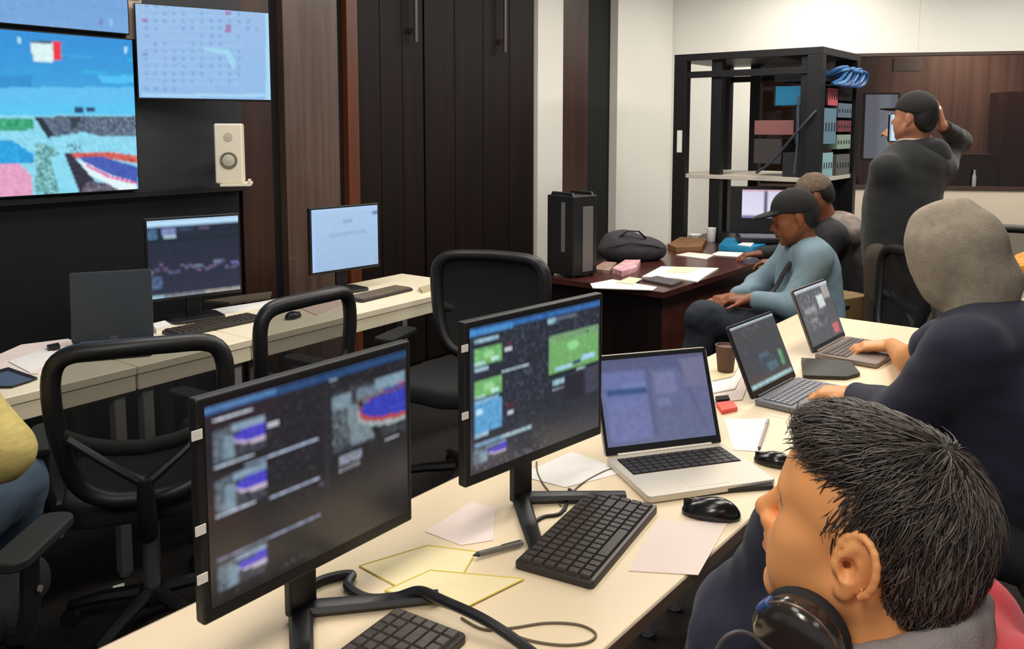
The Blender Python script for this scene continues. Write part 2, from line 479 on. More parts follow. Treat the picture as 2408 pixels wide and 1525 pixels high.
# ================================================================== screens on the wall
def wall_mat(off):                                 # plane of the wall 'off' metres in front of it
    return WL0 - VA * off
def wall_uv(s0, ztop, W_, H_, off):
    P = wall_mat(off)
    return lambda px, py: (((WP(px, py, P, VA) - WL0).dot(UA) - s0) / W_, (ztop - WP(px, py, P, VA).z) / H_)
def wall_panel(label, s1, z0, paint, W_=1.215, H_=.69, nx=190, ny=106):
    s0 = s1 - W_
    t = thing('video_wall_screen', label, 'screen', WL0 + UA * s0 + Vector((0, 0, z0)), U_DEG, 'video wall screens')
    part('housing', MB().box(0, W_, -.103, -.05, 0, H_), M_BLACKG, t, .003)
    c = Canvas(nx, ny, (60, 150, 215), wall_uv(s0 + .006, z0 + H_ - .006, W_ - .012, H_ - .012, .104), 4)
    paint(c)
    c.build('screen', M_SCREEN_MATT, t, T(.006, -.104, H_ - .006), W_ - .012, H_ - .012)
    return t
def paint_beach(c):
    c.grad(0, 0, 1, .5, (30, 140, 214), (60, 168, 224), 3)
    c.poly([(-900, 205), (323, 205), (323, 245), (-900, 240)], (92, 190, 240), 3)
    c.poly([(-900, 240), (323, 245), (323, 290), (-900, 290)], (84, 196, 242), 3)
    c.poly([(-900, 170), (75, 178), (75, 206), (-900, 205)], (38, 142, 208), 5)
    for k in range(9):
        x = 20 + 35 * k; y = 120 + (k * 37) % 70
        c.poly([(x, y), (x + 60, y + 4), (x + 58, y + 10), (x, y + 7)], (44, 150 + (k % 3) * 12, 220), 3)
    c.poly([(230, 178), (322, 178), (322, 196), (240, 194)], (70, 190, 240), 5)
    # logo block
    c.poly([(72, 100), (124, 100), (128, 145), (78, 146)], (216, 240, 242), 8)
    c.poly([(72, 96), (124, 96), (124, 102), (72, 102)], (70, 92, 120), 8)
    c.poly([(124, 96), (144, 97), (144, 140), (128, 142)], (232, 40, 62), 10)
    for x, y in ((45, 95), (296, 118)): c.poly([(x - 4, y - 7), (x + 4, y - 7), (x + 4, y + 7), (x - 4, y + 7)], (180, 226, 246))
    for x in (183, 212): c.poly([(x - 9, 252), (x + 12, 252), (x + 12, 264), (x - 9, 264)], (26, 60, 112))
    # land, crowd, track
    c.poly([(-900, 270), (323, 270), (323, 480), (-900, 480)], (138, 214, 238), 10)
    c.poly([(-900, 280), (80, 278), (80, 305), (0, 308), (-900, 308)], (48, 160, 118), 16)
    c.poly([(80, 274), (323, 272), (323, 318), (240, 322), (200, 310), (128, 322)], (84, 102, 124), 26)
    c.poly([(80, 274), (98, 274), (128, 322), (112, 324)], (22, 38, 54), 6)
    c.poly([(165, 275), (190, 275), (180, 300), (168, 300)], (40, 54, 68), 8)
    c.poly([(-900, 330), (30, 330), (78, 362), (82, 384), (-900, 384)], (28, 158, 222), 14)
    c.poly([(-900, 384), (45, 384), (74, 412), (80, 470), (-900, 470)], (228, 160, 196), 10)
    c.poly([(80, 335), (130, 345), (150, 380), (140, 455), (84, 455), (84, 400)], (104, 168, 172), 34)
    c.specks(.74, .68, .8, .95, (44, 62, 68), .18)
    c.poly([(118, 372), (158, 350), (188, 452), (140, 452)], (136, 216, 240), 6)
    c.poly([(152, 362), (164, 358), (220, 420), (232, 452), (188, 456)], (42, 40, 62), 8)
    c.poly([(190, 455), (205, 425), (250, 430), (282, 440), (282, 456)], (96, 90, 108), 22)
    c.poly([(162, 358), (250, 356), (323, 366), (323, 384), (240, 370), (180, 372)], (206, 90, 84), 18)
    c.poly([(182, 368), (240, 368), (323, 392), (323, 428), (262, 412), (205, 384)], (62, 88, 178), 8)
    c.poly([(182, 376), (205, 384), (262, 412), (323, 428), (323, 448), (280, 446), (210, 410)], (226, 244, 248), 6)
    c.poly([(205, 386), (262, 414), (323, 428), (323, 434), (255, 418), (200, 390)], (224, 108, 170), 8)
def paint_blue(c):
    c.grad(0, 0, 1, 1, (92, 142, 204), (114, 164, 218), 4)
    for k in range(14):
        c.rect(.5 + .035 * k, .1 + .05 * (k % 5), .53 + .035 * k, .14 + .05 * (k % 5), (108 + 6 * (k % 3), 156, 214), 4)
    c.poly([(232, 46), (244, 46), (244, 58), (232, 58)], (112, 130, 196)); c.poly([(256, 44), (266, 44), (266, 60), (256, 60)], (132, 190, 232))
M_SCREEN_FAR = attr_mat('lit_matt_screen', .5, 1.0, .2)
wall_panel('lower video wall screen showing a blue seaside stadium and red-sided logo', (WP(321, 270, wall_mat(.104), VA) - WL0).dot(UA), 1.262, paint_beach)
wall_panel('plain light blue video wall screen stacked above the seaside picture', (WP(304, 40, wall_mat(.104), VA) - WL0).dot(UA), 1.968, paint_blue)
# pale post with a black clip beside the upper screen
sp = (WP(305, 40, wall_mat(.06), VA) - WL0).dot(UA)
po = at_wall(struct('trim_12', MB().box(sp - .02, sp + .06, -.06, -.05, 1.955, CEIL), mat('tan_post', rgb(196, 176, 158), .6)))
part('clip', MB().box(sp - .01, sp + .05, -.075, -.06, 2.14, 2.17), M_BLACKM, po)

# television hung in front of the wall
a = WY(325, 234, 3.93); b = WY(638, 235, 4.27)
dx = (b - a); dx.z = 0; W_ = dx.length; TV_DEG = math.degrees(math.atan2(dx.y, dx.x)); TVZ = 1.683; TVH = .43
tv = thing('wall_television', 'wall-mounted television with a pale blue schedule table on its screen', 'television', (a.x, a.y, TVZ), TV_DEG)
part('frame', MB().box(0, W_, .0, .045, 0, TVH).box(-.002, W_ + .002, -.004, .02, -.006, .006), M_BLACKG, tv, .003)
part('wall_bracket', MB().box(W_ * .35, W_ * .65, .045, .085, .12, .32).tube([(W_ * .5, .07, .22), (W_ * .5 + .1, .2, .22), (W_ * .6, .33, .22)], .02, 8), M_BLACKM, tv, .003)
def tvuv(px, py):
    n = Vector((-math.sin(math.radians(TV_DEG)), math.cos(math.radians(TV_DEG)), 0)); p = WP(px, py, a, n)
    return ((p - a).dot(dx.normalized()) / W_, (TVZ + TVH - p.z) / TVH)
c = Canvas(120, 84, (142, 184, 228), tvuv, 3)
c.grad(0, 0, 1, 1, (150, 186, 228), (142, 186, 230), 3)
for r_ in range(13):
    for k in range(13):
        if k > 9 and r_ > 4 and k != 10: continue
        if r_ == 12 and k > 3: continue
        x = 338 + 22 * k; y = -10 + 18 * r_
        if random.random() < .8:
            c.poly([(x, y), (x + 8, y), (x + 8, y + 10), (x, y + 10)], (122 + random.random() * 16, 166 + random.random() * 10, 218), 3)
for r_ in range(12): c.poly([(330, -1 + 18 * r_), (560, -1 + 18 * r_), (560, 1.5 + 18 * r_), (330, 1.5 + 18 * r_)], (156, 196, 234))
for x, y, h in ((530, 55, 20), (530, 25, 9), (332, 42, 8), (332, 125, 5)): c.poly([(x, y), (x + 14, y), (x + 14, y + h), (x, y + h)], (158, 122, 176) if h > 6 else (130, 140, 200))
c.poly([(575, -40), (640, -40), (640, 8), (575, 8)], (48, 164, 150), 8)
c.poly([(440, 8), (640, 8), (640, 14), (440, 14)], (136, 212, 238))
c.poly([(480, 110), (540, 118), (556, 150), (548, 165), (530, 128), (478, 118)], (156, 212, 240), 4)
c.poly([(626, 0), (640, 0), (640, 240), (626, 240)], (166, 214, 244)); c.poly([(330, 222), (640, 222), (640, 230), (330, 230)], (164, 210, 242))
c.build('screen', M_SCREEN_MATT, tv, T(.004, -.0045, TVH - .004), W_ - .008, TVH - .008)

# cream loudspeaker on a bracket
P = wall_mat(.30)
a = WP(507, 432, P, VA); b = WP(568, 293, P, VA)
sp = thing('wall_speaker', 'cream loudspeaker fixed to the charcoal wall below the television', 'speaker', (a.x, a.y, a.z), 14)
hh = b.z - a.z + .005; ww = .126
part('cabinet', MB().box(0, ww, 0, .18, 0, hh), M_CREAM, sp, .008)
M_CONE = mat('grey_cone', rgb(196, 190, 170), .5); M_RING = mat('grey_ring', rgb(128, 120, 106), .5)
wo = part('woofer', MB().lathe([(.040, 0), (.040, .004), (.034, .006), (.026, -.004), (.012, -.006), (.0, .0)], 28, T(ww / 2, -.0005, hh * .39) @ RX(90)), M_RING, sp, smooth=True)
part('cone', MB().lathe([(.029, .0045), (.022, .006), (.014, .0065), (.001, .010)], 24, T(ww / 2, -.001, hh * .39) @ RX(90)), M_CONE, wo, smooth=True)
part('tweeter', MB().lathe([(.02, 0), (.02, .003), (.012, .002), (.001, .006)], 20, T(ww / 2, -.0005, hh * .78) @ RX(90)), M_CONE, sp, smooth=True)
part('bracket', MB().box(.02, ww + .035, -.01, .18, -.014, 0).box(.045, .085, .18, .35, .08, .12).box(ww + .02, ww + .035, -.01, .03, 0, .02), M_CREAM, sp, .003)

# ================================================================== tables
TZ = .74
def legs_of(t, spots, h, m, r=.022, foot=True):
    for x, y in spots:
        mb = MB().box(x - r, x + r, y - r, y + r, .012, h)
        mb.lathe([(r * 1.0, 0), (r * 1.0, .012)], 12, T(x, y, 0))
        part('leg', mb, m, t, .004)
# work table in the middle of the room
O = Vector((.203, 1.329, 0))
def tab(u_, v_, z=TZ): p = O + UA * u_ + VA * v_; return Vector((p.x, p.y, z))
def tab_uv(px, py, z=TZ):
    p = WZ(px, py, z) - O; return p.dot(UA), p.dot(VA)
TU0, TU1, TU2, TV1 = -.75, 1.12, 2.52, .622
def work_table(u0, u1, label):
    t = thing('work_table', label, 'table', tab(u0, 0, 0), U_DEG, 'cream work tables pushed end to end')
    L = u1 - u0
    part('tabletop', MB().box(0, L - .001, 0, TV1, TZ - .028, TZ), M_TABLE, t, .004)
    part('edge_band', MB().box(.002, L - .003, -.003, .001, TZ - .027, TZ - .002).box(.002, L - .003, TV1 - .001, TV1 + .003, TZ - .027, TZ - .002), M_TABLE_EDGE, t)
    part('under_frame', MB().box(.06, L - .06, .06, .10, TZ - .075, TZ - .028).box(.06, L - .06, TV1 - .10, TV1 - .06, TZ - .075, TZ - .028), M_LEGM, t, .003)
    legs_of(t, [(.09, .08), (L - .09, .08), (.09, TV1 - .08), (L - .09, TV1 - .08)], TZ - .028, M_LEGM)
work_table(TU0, TU1, 'cream work table holding the two large monitors and a black keyboard')
work_table(TU1, TU2, 'cream work table holding the two dark hinged laptops, end to end with the monitor table')

# desks along the video wall
DA, DB = WZ(0, 938, TZ), WZ(1130, 668, TZ)
DDIR = (DB - DA).normalized(); D_DEG = math.degrees(math.atan2(DDIR.y, DDIR.x)); DV = Vector((-DDIR.y, DDIR.x, 0))
def desk_s(px, py): return (WZ(px, py, TZ) - DA).dot(DDIR)
def s_front(px):
    d = ray(px, 300); d.z = 0; t = (DA.x * DV.x + DA.y * DV.y) / (d.x * DV.x + d.y * DV.y)
    return (d * t - Vector((DA.x, DA.y, 0))).dot(DDIR)
DD = .56
def wall_desk(s0, s1, label):
    p = DA + DDIR * s0
    t = thing('office_desk', label, 'desk', (p.x, p.y, 0), D_DEG, 'ivory desks in a row along the video wall')
    L = s1 - s0 - .003
    part('desktop', MB().box(0, L, 0, DD, TZ - .03, TZ), M_DESK, t, .004)
    part('apron', MB().box(.003, L - .003, .004, .03, TZ - .085, TZ - .03).box(.003, L - .003, DD - .03, DD - .004, TZ - .085, TZ - .03), M_DESK, t, .003)
    legs_of(t, [(.05, .045), (L - .05, .045), (.05, DD - .045), (L - .05, DD - .045)], TZ - .03, M_LEGM, .02)
sA, sB, sC, sD = s_front(-420), s_front(298), s_front(578), s_front(1130)
wall_desk(sA, sB, 'ivory desk beside the yellow-sleeved person, strewn with papers and a blue tablet')
wall_desk(sB, sC, 'ivory desk carrying the monitor with the dark blue graph, below the speaker')
wall_desk(sC, sD, 'ivory desk carrying the pale blue monitor in front of the dark doors')

# mahogany table in front of the rack
MC = Vector((.75, 4.15, 0))
mt = thing('meeting_table', 'dark mahogany table strewn with papers in front of the equipment rack', 'table', MC, U_DEG)
ML, MW = 1.85, .82
part('tabletop', MB().box(0, ML, 0, MW, TZ - .035, TZ), M_TABW, mt, .004)
part('side_panel', MB().box(.06, ML - .06, .05, .075, .06, TZ - .035), M_TABW, mt, .002)
part('side_panel', MB().box(.06, ML - .06, MW - .075, MW - .05, .06, TZ - .035), M_TABW, mt, .002)
part('end_panel', MB().box(.04, .065, .04, MW - .04, 0, TZ - .035), M_DWOOD, mt, .002)
part('end_panel', MB().box(ML - .065, ML - .04, .04, MW - .04, 0, TZ - .035), M_DWOOD, mt, .002)

# small table beyond the hooded person
sd = thing('side_table', 'pale table with coloured packets beyond the grey hood', 'table', (2.22, 3.78, 0), 8)
part('tabletop', MB().box(0, 1.3, 0, .6, TZ - .03, TZ), M_TABLE, sd, .004)
legs_of(sd, [(.06, .06), (1.24, .06), (.06, .54), (1.24, .54)], TZ - .03, M_LEGM)

# ================================================================== monitors
def monitor(label, bl, br, z0, h, paint, nx, ny, name='desktop_monitor', bez=(.012, .012, .012, .022), tabs=(), surf=TZ, stand='vee', group=None, neck=0.0, seed=2, m=None, bm=None):
    bl = Vector(bl); br = Vector(br); d = br - bl; d.z = 0; W_ = d.length; X = d.normalized()
    deg = math.degrees(math.atan2(X.y, X.x)); ctr = (bl + br) / 2
    t = thing(name, label, 'monitor', (ctr.x, ctr.y, surf), deg, group)
    zb = z0 - surf; l, r_, tp, bt = bez
    part('housing', MB().box(-W_ / 2, W_ / 2, 0, .022, zb, zb + h), bm or M_BLACKP, t, .004)
    part('back_cover', MB().prism(rrect(W_ * .66, h * .6, .03, 4), 0, .03, T(0, .022, zb + h * .5) @ RX(-90), .8), M_BLACKP, t, .003)
    n = Vector((-X.y, X.x, 0)); sw, sh = W_ - l - r_, h - tp - bt; p0 = bl.copy()
    to = lambda px, py: (((WP(px, py, p0, n) - p0).dot(X) - l) / sw, (z0 + h - tp - WP(px, py, p0, n).z) / sh)
    c = Canvas(nx, ny, (30, 32, 38), to, seed); paint(c)
    c.build('screen', m or M_SCREEN, t, T(-W_ / 2 + l, -.0012, zb + h - tp), sw, sh)
    if stand == 'vee':
        part('stand_neck', MB().box(-.028, .028, .045, .062, .01, zb + h * .6), M_BLACKP, t, .004)
        for ex, ey in ((-.15, -.14), (.17, -.10)):
            part('stand_foot', MB().tube([(0, .055, .012), (ex * .5, .055 + (ey - .055) * .5, .012), (ex, ey, .012)], [.020, .018, .015], 8, flat=.55, up=(0, 0, 1)), M_BLACKP, t, smooth=True)
    else:
        part('stand_neck', MB().box(-.03, .03, .04, .06, .01, zb + h * .6), M_BLACKP, t, .004)
        part('stand_foot', MB().prism(rrect(.22, .16, .03, 4), 0, .014, T(0, .03, 0)), M_BLACKP, t, .004)
    for f in tabs:
        part('tape_tab', MB().box(-W_ / 2 - .009, -W_ / 2 + .007, -.003, -.001, zb + h * (1 - f) - .008, zb + h * (1 - f) + .006), M_LIGHTTAB, t, label='white tape tab on the edge')
    return t

def thumb(c, x0, y0, x1, y1, tilt=0):
    """small picture of a blue oval beside a grey road, in screen coordinates"""
    w_, h_ = x1 - x0, y1 - y0
    c.rect(x0, y0, x1, y1, (58, 64, 72), 12)
    c.rect(x0 + .35 * w_, y0, x1, y0 + .2 * h_, (128, 152, 172), 8)
    c.rect(x0, y0 + .05 * h_, x0 + .3 * w_, y1, (88, 104, 116), 18)
    c.rect(x0 + .2 * w_, y0 + .3 * h_, x0 + .4 * w_, y1, (118, 142, 158), 8)
    e = lambda cx, cy, rx, ry, col, nz: c.put((((c.u - cx) / rx) ** 2 + ((c.v - cy) / ry) ** 2 < 1) & (c.u < x1), col, nz)
    e(x1 - .1 * w_, y0 + .46 * h_, .5 * w_, .26 * h_, (190, 176, 196), 6)
    e(x1 - .12 * w_, y0 + .4 * h_, .48 * w_, .2 * h_, (72, 66, 190), 8)
def paint_editor(c):
    c.grad(0, 0, 1, 1, (33, 34, 40), (30, 29, 31), 3)
    c.specks(.24, .07, .99, .5, (50, 51, 60), .12, 6)
    c.specks(.25, .5, .55, .68, (48, 46, 46), .06, 5)
    c.rect(0, .0, 1, .018, (26, 34, 50)); c.rect(0, .018, 1, .045, (38, 72, 118), 6); c.rect(0, .018, .3, .04, (74, 124, 176), 8)
    c.rect(.56, .05, .60, .06, (140, 150, 170)); c.rect(.63, .05, .98, .055, (44, 52, 66))
    c.rect(.03, .075, .2, .095, (186, 196, 210), 16)
    c.rect(.535, .06, .55, .66, (40, 41, 46))
    thumb(c, .03, .13, .245, .30); c.rect(.03, .305, .2, .325, (170, 184, 198), 16)
    c.rect(.265, .175, .31, .205, (190, 190, 206))
    c.rect(.22, .355, .25, .37, (100, 108, 126)); c.rect(.16, .345, .44, .362, (120, 136, 158), 10); c.rect(.26, .345, .5, .362, (172, 186, 210), 14)
    thumb(c, .03, .375, .245, .545); c.rect(.03, .55, .2, .567, (170, 184, 198), 16)
    c.rect(.26, .56, .5, .578, (166, 176, 200), 14); c.rect(.5, .6, .52, .61, (90, 96, 120))
    c.rect(.03, .77, .18, .785, (124, 128, 150), 14); c.rect(.15, .77, .5, .785, (110, 118, 140), 10); c.rect(.26, .77, .5, .785, (140, 150, 176), 14)
    thumb(c, .03, .80, .24, .93)
    c.specks(.03, .93, .5, .97, (58, 58, 62), .2)
    # large preview
    x0, x1, y0, y1 = .57, .985, .13, .47
    c.rect(x0, y0, x1, y1, (56, 60, 66), 14)
    c.rect(x0, y0 + .02, x0 + .11, y0 + .1, (116, 136, 148), 10)
    c.poly and c.rect(x0 + .14, y0 + .03, x1, y0 + .12, (104, 120, 134), 14)
    c.rect(x0 + .24, y0, x1, y0 + .06, (124, 150, 168), 8)
    c.rect(x0, y0 + .1, x0 + .16, y1 - .02, (74, 84, 90), 22)
    m = (c.u > x0 + .08 + (c.v - y0 - .1) * .1) & (c.u < x0 + .14 + (c.v - y0 - .1) * .42) & (c.v > y0 + .1) & (c.v < y1 - .01); c.put(m, (116, 132, 140), 8)
    m = (c.u > x0 + .14 + (c.v - y0 - .1) * .42) & (c.u < x0 + .17 + (c.v - y0 - .1) * .5) & (c.v > y0 + .1) & (c.v < y1); c.put(m, (36, 34, 36), 3)
    ii = c.u < x1
    for rx, ry, dy, col in ((.30, .115, .028, (150, 164, 166)), (.29, .1, .012, (176, 70, 70)), (.275, .085, 0, (54, 62, 176))):
        m = (((c.u - x1 - .02) / rx) ** 2 + ((c.v - (y0 + .155 + dy)) / ry) ** 2 < 1) & ii; c.put(m, col, 8)
    c.rect(x0 + .13, y0 + .085, x1, y0 + .098, (104, 74, 64), 8)
    c.rect(.985, .1, 1, .5, (32, 33, 37))
    c.rect(.60, .505, .73, .55, (126, 132, 148), 20); c.rect(.60, .565, .72, .585, (112, 112, 118), 16); c.rect(.86, .5, .95, .515, (150, 156, 168), 16); c.rect(.58, .61, .64, .62, (86, 80, 80))
def paint_editor_green(c):
    c.grad(0, 0, 1, 1, (40, 46, 56), (46, 48, 58), 4)
    c.specks(.22, .06, .99, .6, (72, 78, 94), .14, 8)
    c.specks(.22, .6, .55, .9, (66, 70, 84), .1, 6)
    c.rect(0, 0, 1, .018, (30, 36, 46)); c.rect(0, .015, 1, .05, (52, 104, 170), 10); c.rect(0, .025, .3, .06, (70, 138, 200), 8)
    c.rect(.03, .085, .2, .115, (150, 190, 206), 20); c.rect(.54, .07, .555, .92, (34, 44, 56))
    c.rect(.565, .06, .62, .1, (150, 186, 200), 14); c.rect(.62, .07, .8, .085, (90, 104, 116), 8)
    for y in (.155, .375):
        c.rect(.03, y, .22, y + .11, (116, 178, 108), 10); c.ell(.13, y + .05, .04, .03, (150, 212, 150))
        c.rect(.03, y + .095, .1, y + .115, (186, 226, 216), 16); c.rect(.15, y + .08, .2, y + .1, (196, 228, 226), 12); c.rect(.03, y + .13, .12, y + .15, (170, 200, 214), 16)
    c.rect(.24, .19, .29, .215, (206, 208, 222)); c.rect(.25, .15, .29, .18, (84, 48, 62))
    c.rect(.22, .345, .42, .362, (178, 200, 206), 18); c.rect(.22, .3, .3, .34, (40, 46, 60))
    c.rect(.03, .52, .22, .73, (92, 158, 206), 10); c.rect(.03, .5, .2, .525, (130, 176, 208), 10); c.rect(.04, .565, .08, .6, (190, 226, 250)); c.rect(.03, .73, .12, .755, (160, 196, 214), 16)
    c.rect(.26, .64, .3, .67, (196, 204, 222)); c.rect(.25, .59, .3, .62, (92, 40, 56))
    c.rect(.03, .80, .3, .82, (120, 160, 190), 12); c.rect(.22, .8, .44, .82, (160, 186, 196), 16)
    thumb(c, .02, .83, .25, .94)
    c.rect(.57, .19, .985, .47, (116, 172, 106), 8); c.rect(.57, .19, .985, .25, (118, 160, 116), 8); c.ell(.77, .30, .05, .035, (146, 214, 146)); c.ell(.89, .225, .015, .015, (80, 126, 78))
    c.rect(.62, .43, .76, .465, (160, 204, 228), 14); c.rect(.84, .4, .96, .44, (170, 212, 238), 12); c.rect(.77, .42, .83, .45, (56, 60, 110), 8)
    c.rect(.57, .47, .985, .5, (34, 42, 50)); c.rect(.6, .53, .7, .57, (140, 180, 190), 20); c.rect(.6, .585, .7, .605, (126, 132, 148), 14); c.rect(.8, .49, .88, .505, (180, 206, 206), 14)
    c.rect(.70, .53, .85, .72, (40, 40, 50)); c.rect(.87, .5, .99, .7, (66, 66, 82), 4)
    c.specks(.03, .95, .55, .985, (96, 98, 112), .16)
def h_at(z0, h): return z0 + h
monitor('monitor with dark video-editing window, blue stadium thumbnails and a brown sheen, nearest the bottom edge', (-.438, 1.145, 0), (-.1805, 1.478, 0), .843, .332, paint_editor, 96, 78,
        tabs=(.145, .56, .775), group='black monitors on the work table')
monitor('monitor with dark editing window and a green playing field, beside the silver laptop', (-.0905, 1.588, 0), (.2045, 1.884, 0), .853, .328, paint_editor_green, 96, 78,
        tabs=(.147, .55), group='black monitors on the work table', seed=5)
def paint_graph(c):
    c.grad(0, 0, 1, 1, (24, 34, 54), (42, 46, 66), 3)
    c.rect(0, 0, 1, .085, (160, 196, 230), 6); c.rect(0, .02, 1, .06, (192, 226, 250), 4)
    c.rect(0, .11, .1, .25, (66, 104, 140), 12); c.rect(.15, .11, .3, .2, (122, 136, 190), 10); c.rect(.17, .2, .3, .25, (170, 196, 206), 12); c.rect(.32, .11, .5, .16, (44, 62, 92), 8); c.rect(.55, .1, .66, .15, (84, 76, 100), 8); c.rect(.0, .25, 1, .28, (18, 34, 46))
    for k in range(22):
        x = .02 + .045 * k; y = .63 - .035 * math.sin(k * .9) - (.05 if k % 5 == 2 else 0)
        c.rect(x, y, x + .045, y + .04, (78 + 10 * (k % 4), 86, 120), 10)
    c.rect(0, .72, .14, .86, (70, 92, 128), 20); c.rect(.0, .62, .03, .7, (120, 124, 150)); c.rect(.5, .6, .57, .64, (130, 142, 160)); c.rect(.7, .56, .78, .6, (108, 114, 146)); c.rect(.9, .6, .98, .64, (126, 122, 196))
    c.rect(0, .95, .15, 1, (150, 190, 202), 8); c.rect(.15, .95, .6, 1, (118, 124, 132), 12); c.rect(.6, .95, 1, 1, (156, 152, 150), 10)
monitor('monitor with a dark navy graph screen behind the open slate laptop', (-1.487, 3.42, 0), (-1.178, 3.66, 0), .838, .345, paint_graph, 60, 46, stand='slab', group='monitors on the wall desks', seed=7, m=M_SCREEN_FAR, bez=(.008, .008, .01, .012))
def paint_page(c):
    c.grad(0, 0, 1, 1, (168, 200, 234), (158, 186, 222), 2)
    c.rect(0, 0, 1, .06, (174, 202, 238)); c.rect(0, 0, .05, 1, (170, 200, 240))
    c.rect(.45, .19, .6, .26, (142, 168, 200), 4); c.rect(.25, .4, .5, .48, (154, 180, 214), 3); c.rect(.5, .4, .82, .44, (152, 178, 212), 3); c.rect(.92, .1, 1, .15, (92, 118, 164), 4); c.ell(.5, .6, .2, .08, (164, 192, 226))
monitor('monitor with a blank pale blue page in front of the dark doors', (-.958, 4.00, 0), (-.675, 4.30, 0), .846, .325, paint_page, 48, 40, stand='slab', group='monitors on the wall desks', seed=8, m=M_SCREEN_FAR, bez=(.01, .012, .01, .014))
# ================================================================== smooth solid modelling (distance field -> one continuous surface)
def smin(a, b, k):
    if k <= 0: return np.minimum(a, b)
    h = np.clip(.5 + .5 * (b - a) / k, 0, 1)
    return b * (1 - h) + a * h - k * h * (1 - h)
class Solid:
    def __init__(s): s.p = []
    def cone(s, a, b, ra, rb=None, k=.02, op='+'):
        rb = ra if rb is None else rb
        a = np.array(a, float); b = np.array(b, float); r = max(ra, rb)
        s.p.append((op, k, np.minimum(a, b) - r, np.maximum(a, b) + r, 'c', (a, b, ra, rb))); return s
    def ell(s, c, r, R=None, k=.02, op='+'):
        c = np.array(c, float); r = np.array(r, float); R = np.eye(3) if R is None else np.array(R, float)
        e = np.sqrt(((R * r) ** 2).sum(1))
        s.p.append((op, k, c - e, c + e, 'e', (c, r, R))); return s
    def chain(s, pts, rs, k=.02, op='+'):
        for i in range(len(pts) - 1): s.cone(pts[i], pts[i + 1], rs[i], rs[i + 1], k, op)
        return s
    def cut(s, point, normal, k=.004):               # removes the side the normal points to
        s.p.append(('&', k, None, None, 'h', (np.array(point, float), np.array(normal, float) / np.linalg.norm(normal)))); return s
    def mesh(s, res, noise=None, fine=None):
        lo = np.min([p[2] for p in s.p if p[2] is not None and p[0] == '+'], 0) - 3 * res - .01
        hi = np.max([p[3] for p in s.p if p[2] is not None and p[0] == '+'], 0) + 3 * res + .01
        ax = []
        for i in range(3):
            if fine is None: ax.append(np.arange(lo[i], hi[i] + res, res))
            else:                                    # finer spacing inside the box 'fine'
                f0, f1, rf = fine[0][i], fine[1][i], fine[2]
                f0, f1 = max(f0, lo[i]), min(f1, hi[i])
                ax.append(np.concatenate([np.arange(f0 - res * math.ceil((f0 - lo[i]) / res), f0 - res * .3, res), np.arange(f0, f1, rf), np.arange(f1, hi[i] + res, res)]))
        ax = [a.astype(np.float32) for a in ax]; n = np.array([len(a) for a in ax])
        F = np.full(n, 10.0, np.float32)
        def grid(sl): return ax[0][sl[0]][:, None, None], ax[1][sl[1]][None, :, None], ax[2][sl[2]][None, None, :]
        for op, k, plo, phi, kind, d in s.p:
            if plo is None: sl = tuple(slice(0, int(n[i])) for i in range(3))
            else:
                m = k + 3 * res
                i0 = [max(0, int(np.searchsorted(ax[i], plo[i] - m)) - 1) for i in range(3)]; i1 = [min(int(n[i]), int(np.searchsorted(ax[i], phi[i] + m)) + 1) for i in range(3)]
                if any(i1[i] <= i0[i] for i in range(3)): continue
                sl = tuple(slice(i0[i], i1[i]) for i in range(3))
            X, Y, Z = grid(sl)
            if kind == 'c':
                a, b, ra, rb = d; ba = b - a; l2 = max(float(ba @ ba), 1e-9)
                t = np.clip(((X - a[0]) * ba[0] + (Y - a[1]) * ba[1] + (Z - a[2]) * ba[2]) / l2, 0, 1)
                D = np.sqrt((X - a[0] - t * ba[0]) ** 2 + (Y - a[1] - t * ba[1]) ** 2 + (Z - a[2] - t * ba[2]) ** 2) - (ra + (rb - ra) * t)
            elif kind == 'e':
                c, r, R = d; q = [(X - c[0]) * R[0, j] + (Y - c[1]) * R[1, j] + (Z - c[2]) * R[2, j] for j in range(3)]
                k0 = np.sqrt(sum((q[j] / r[j]) ** 2 for j in range(3))); k1 = np.sqrt(sum((q[j] / r[j] ** 2) ** 2 for j in range(3))) + 1e-9
                D = k0 * (k0 - 1) / k1
            else:
                c, nn = d; D = (X - c[0]) * nn[0] + (Y - c[1]) * nn[1] + (Z - c[2]) * nn[2]
            A = F[sl]
            if op == '+': F[sl] = smin(A, D, k)
            elif op == '-': F[sl] = -smin(-A, D, k)
            else: F[sl] = -smin(-A, -D, k)
        if noise is not None:
            X, Y, Z = grid(tuple(slice(0, int(n[i])) for i in range(3)))
            F += noise(X, Y, Z).astype(np.float32)
        V, Q = surface_net(F, np.zeros(3), 1.0)
        V = np.stack([np.interp(V[:, i], np.arange(n[i]), ax[i]) for i in range(3)], 1)
        return V, Q
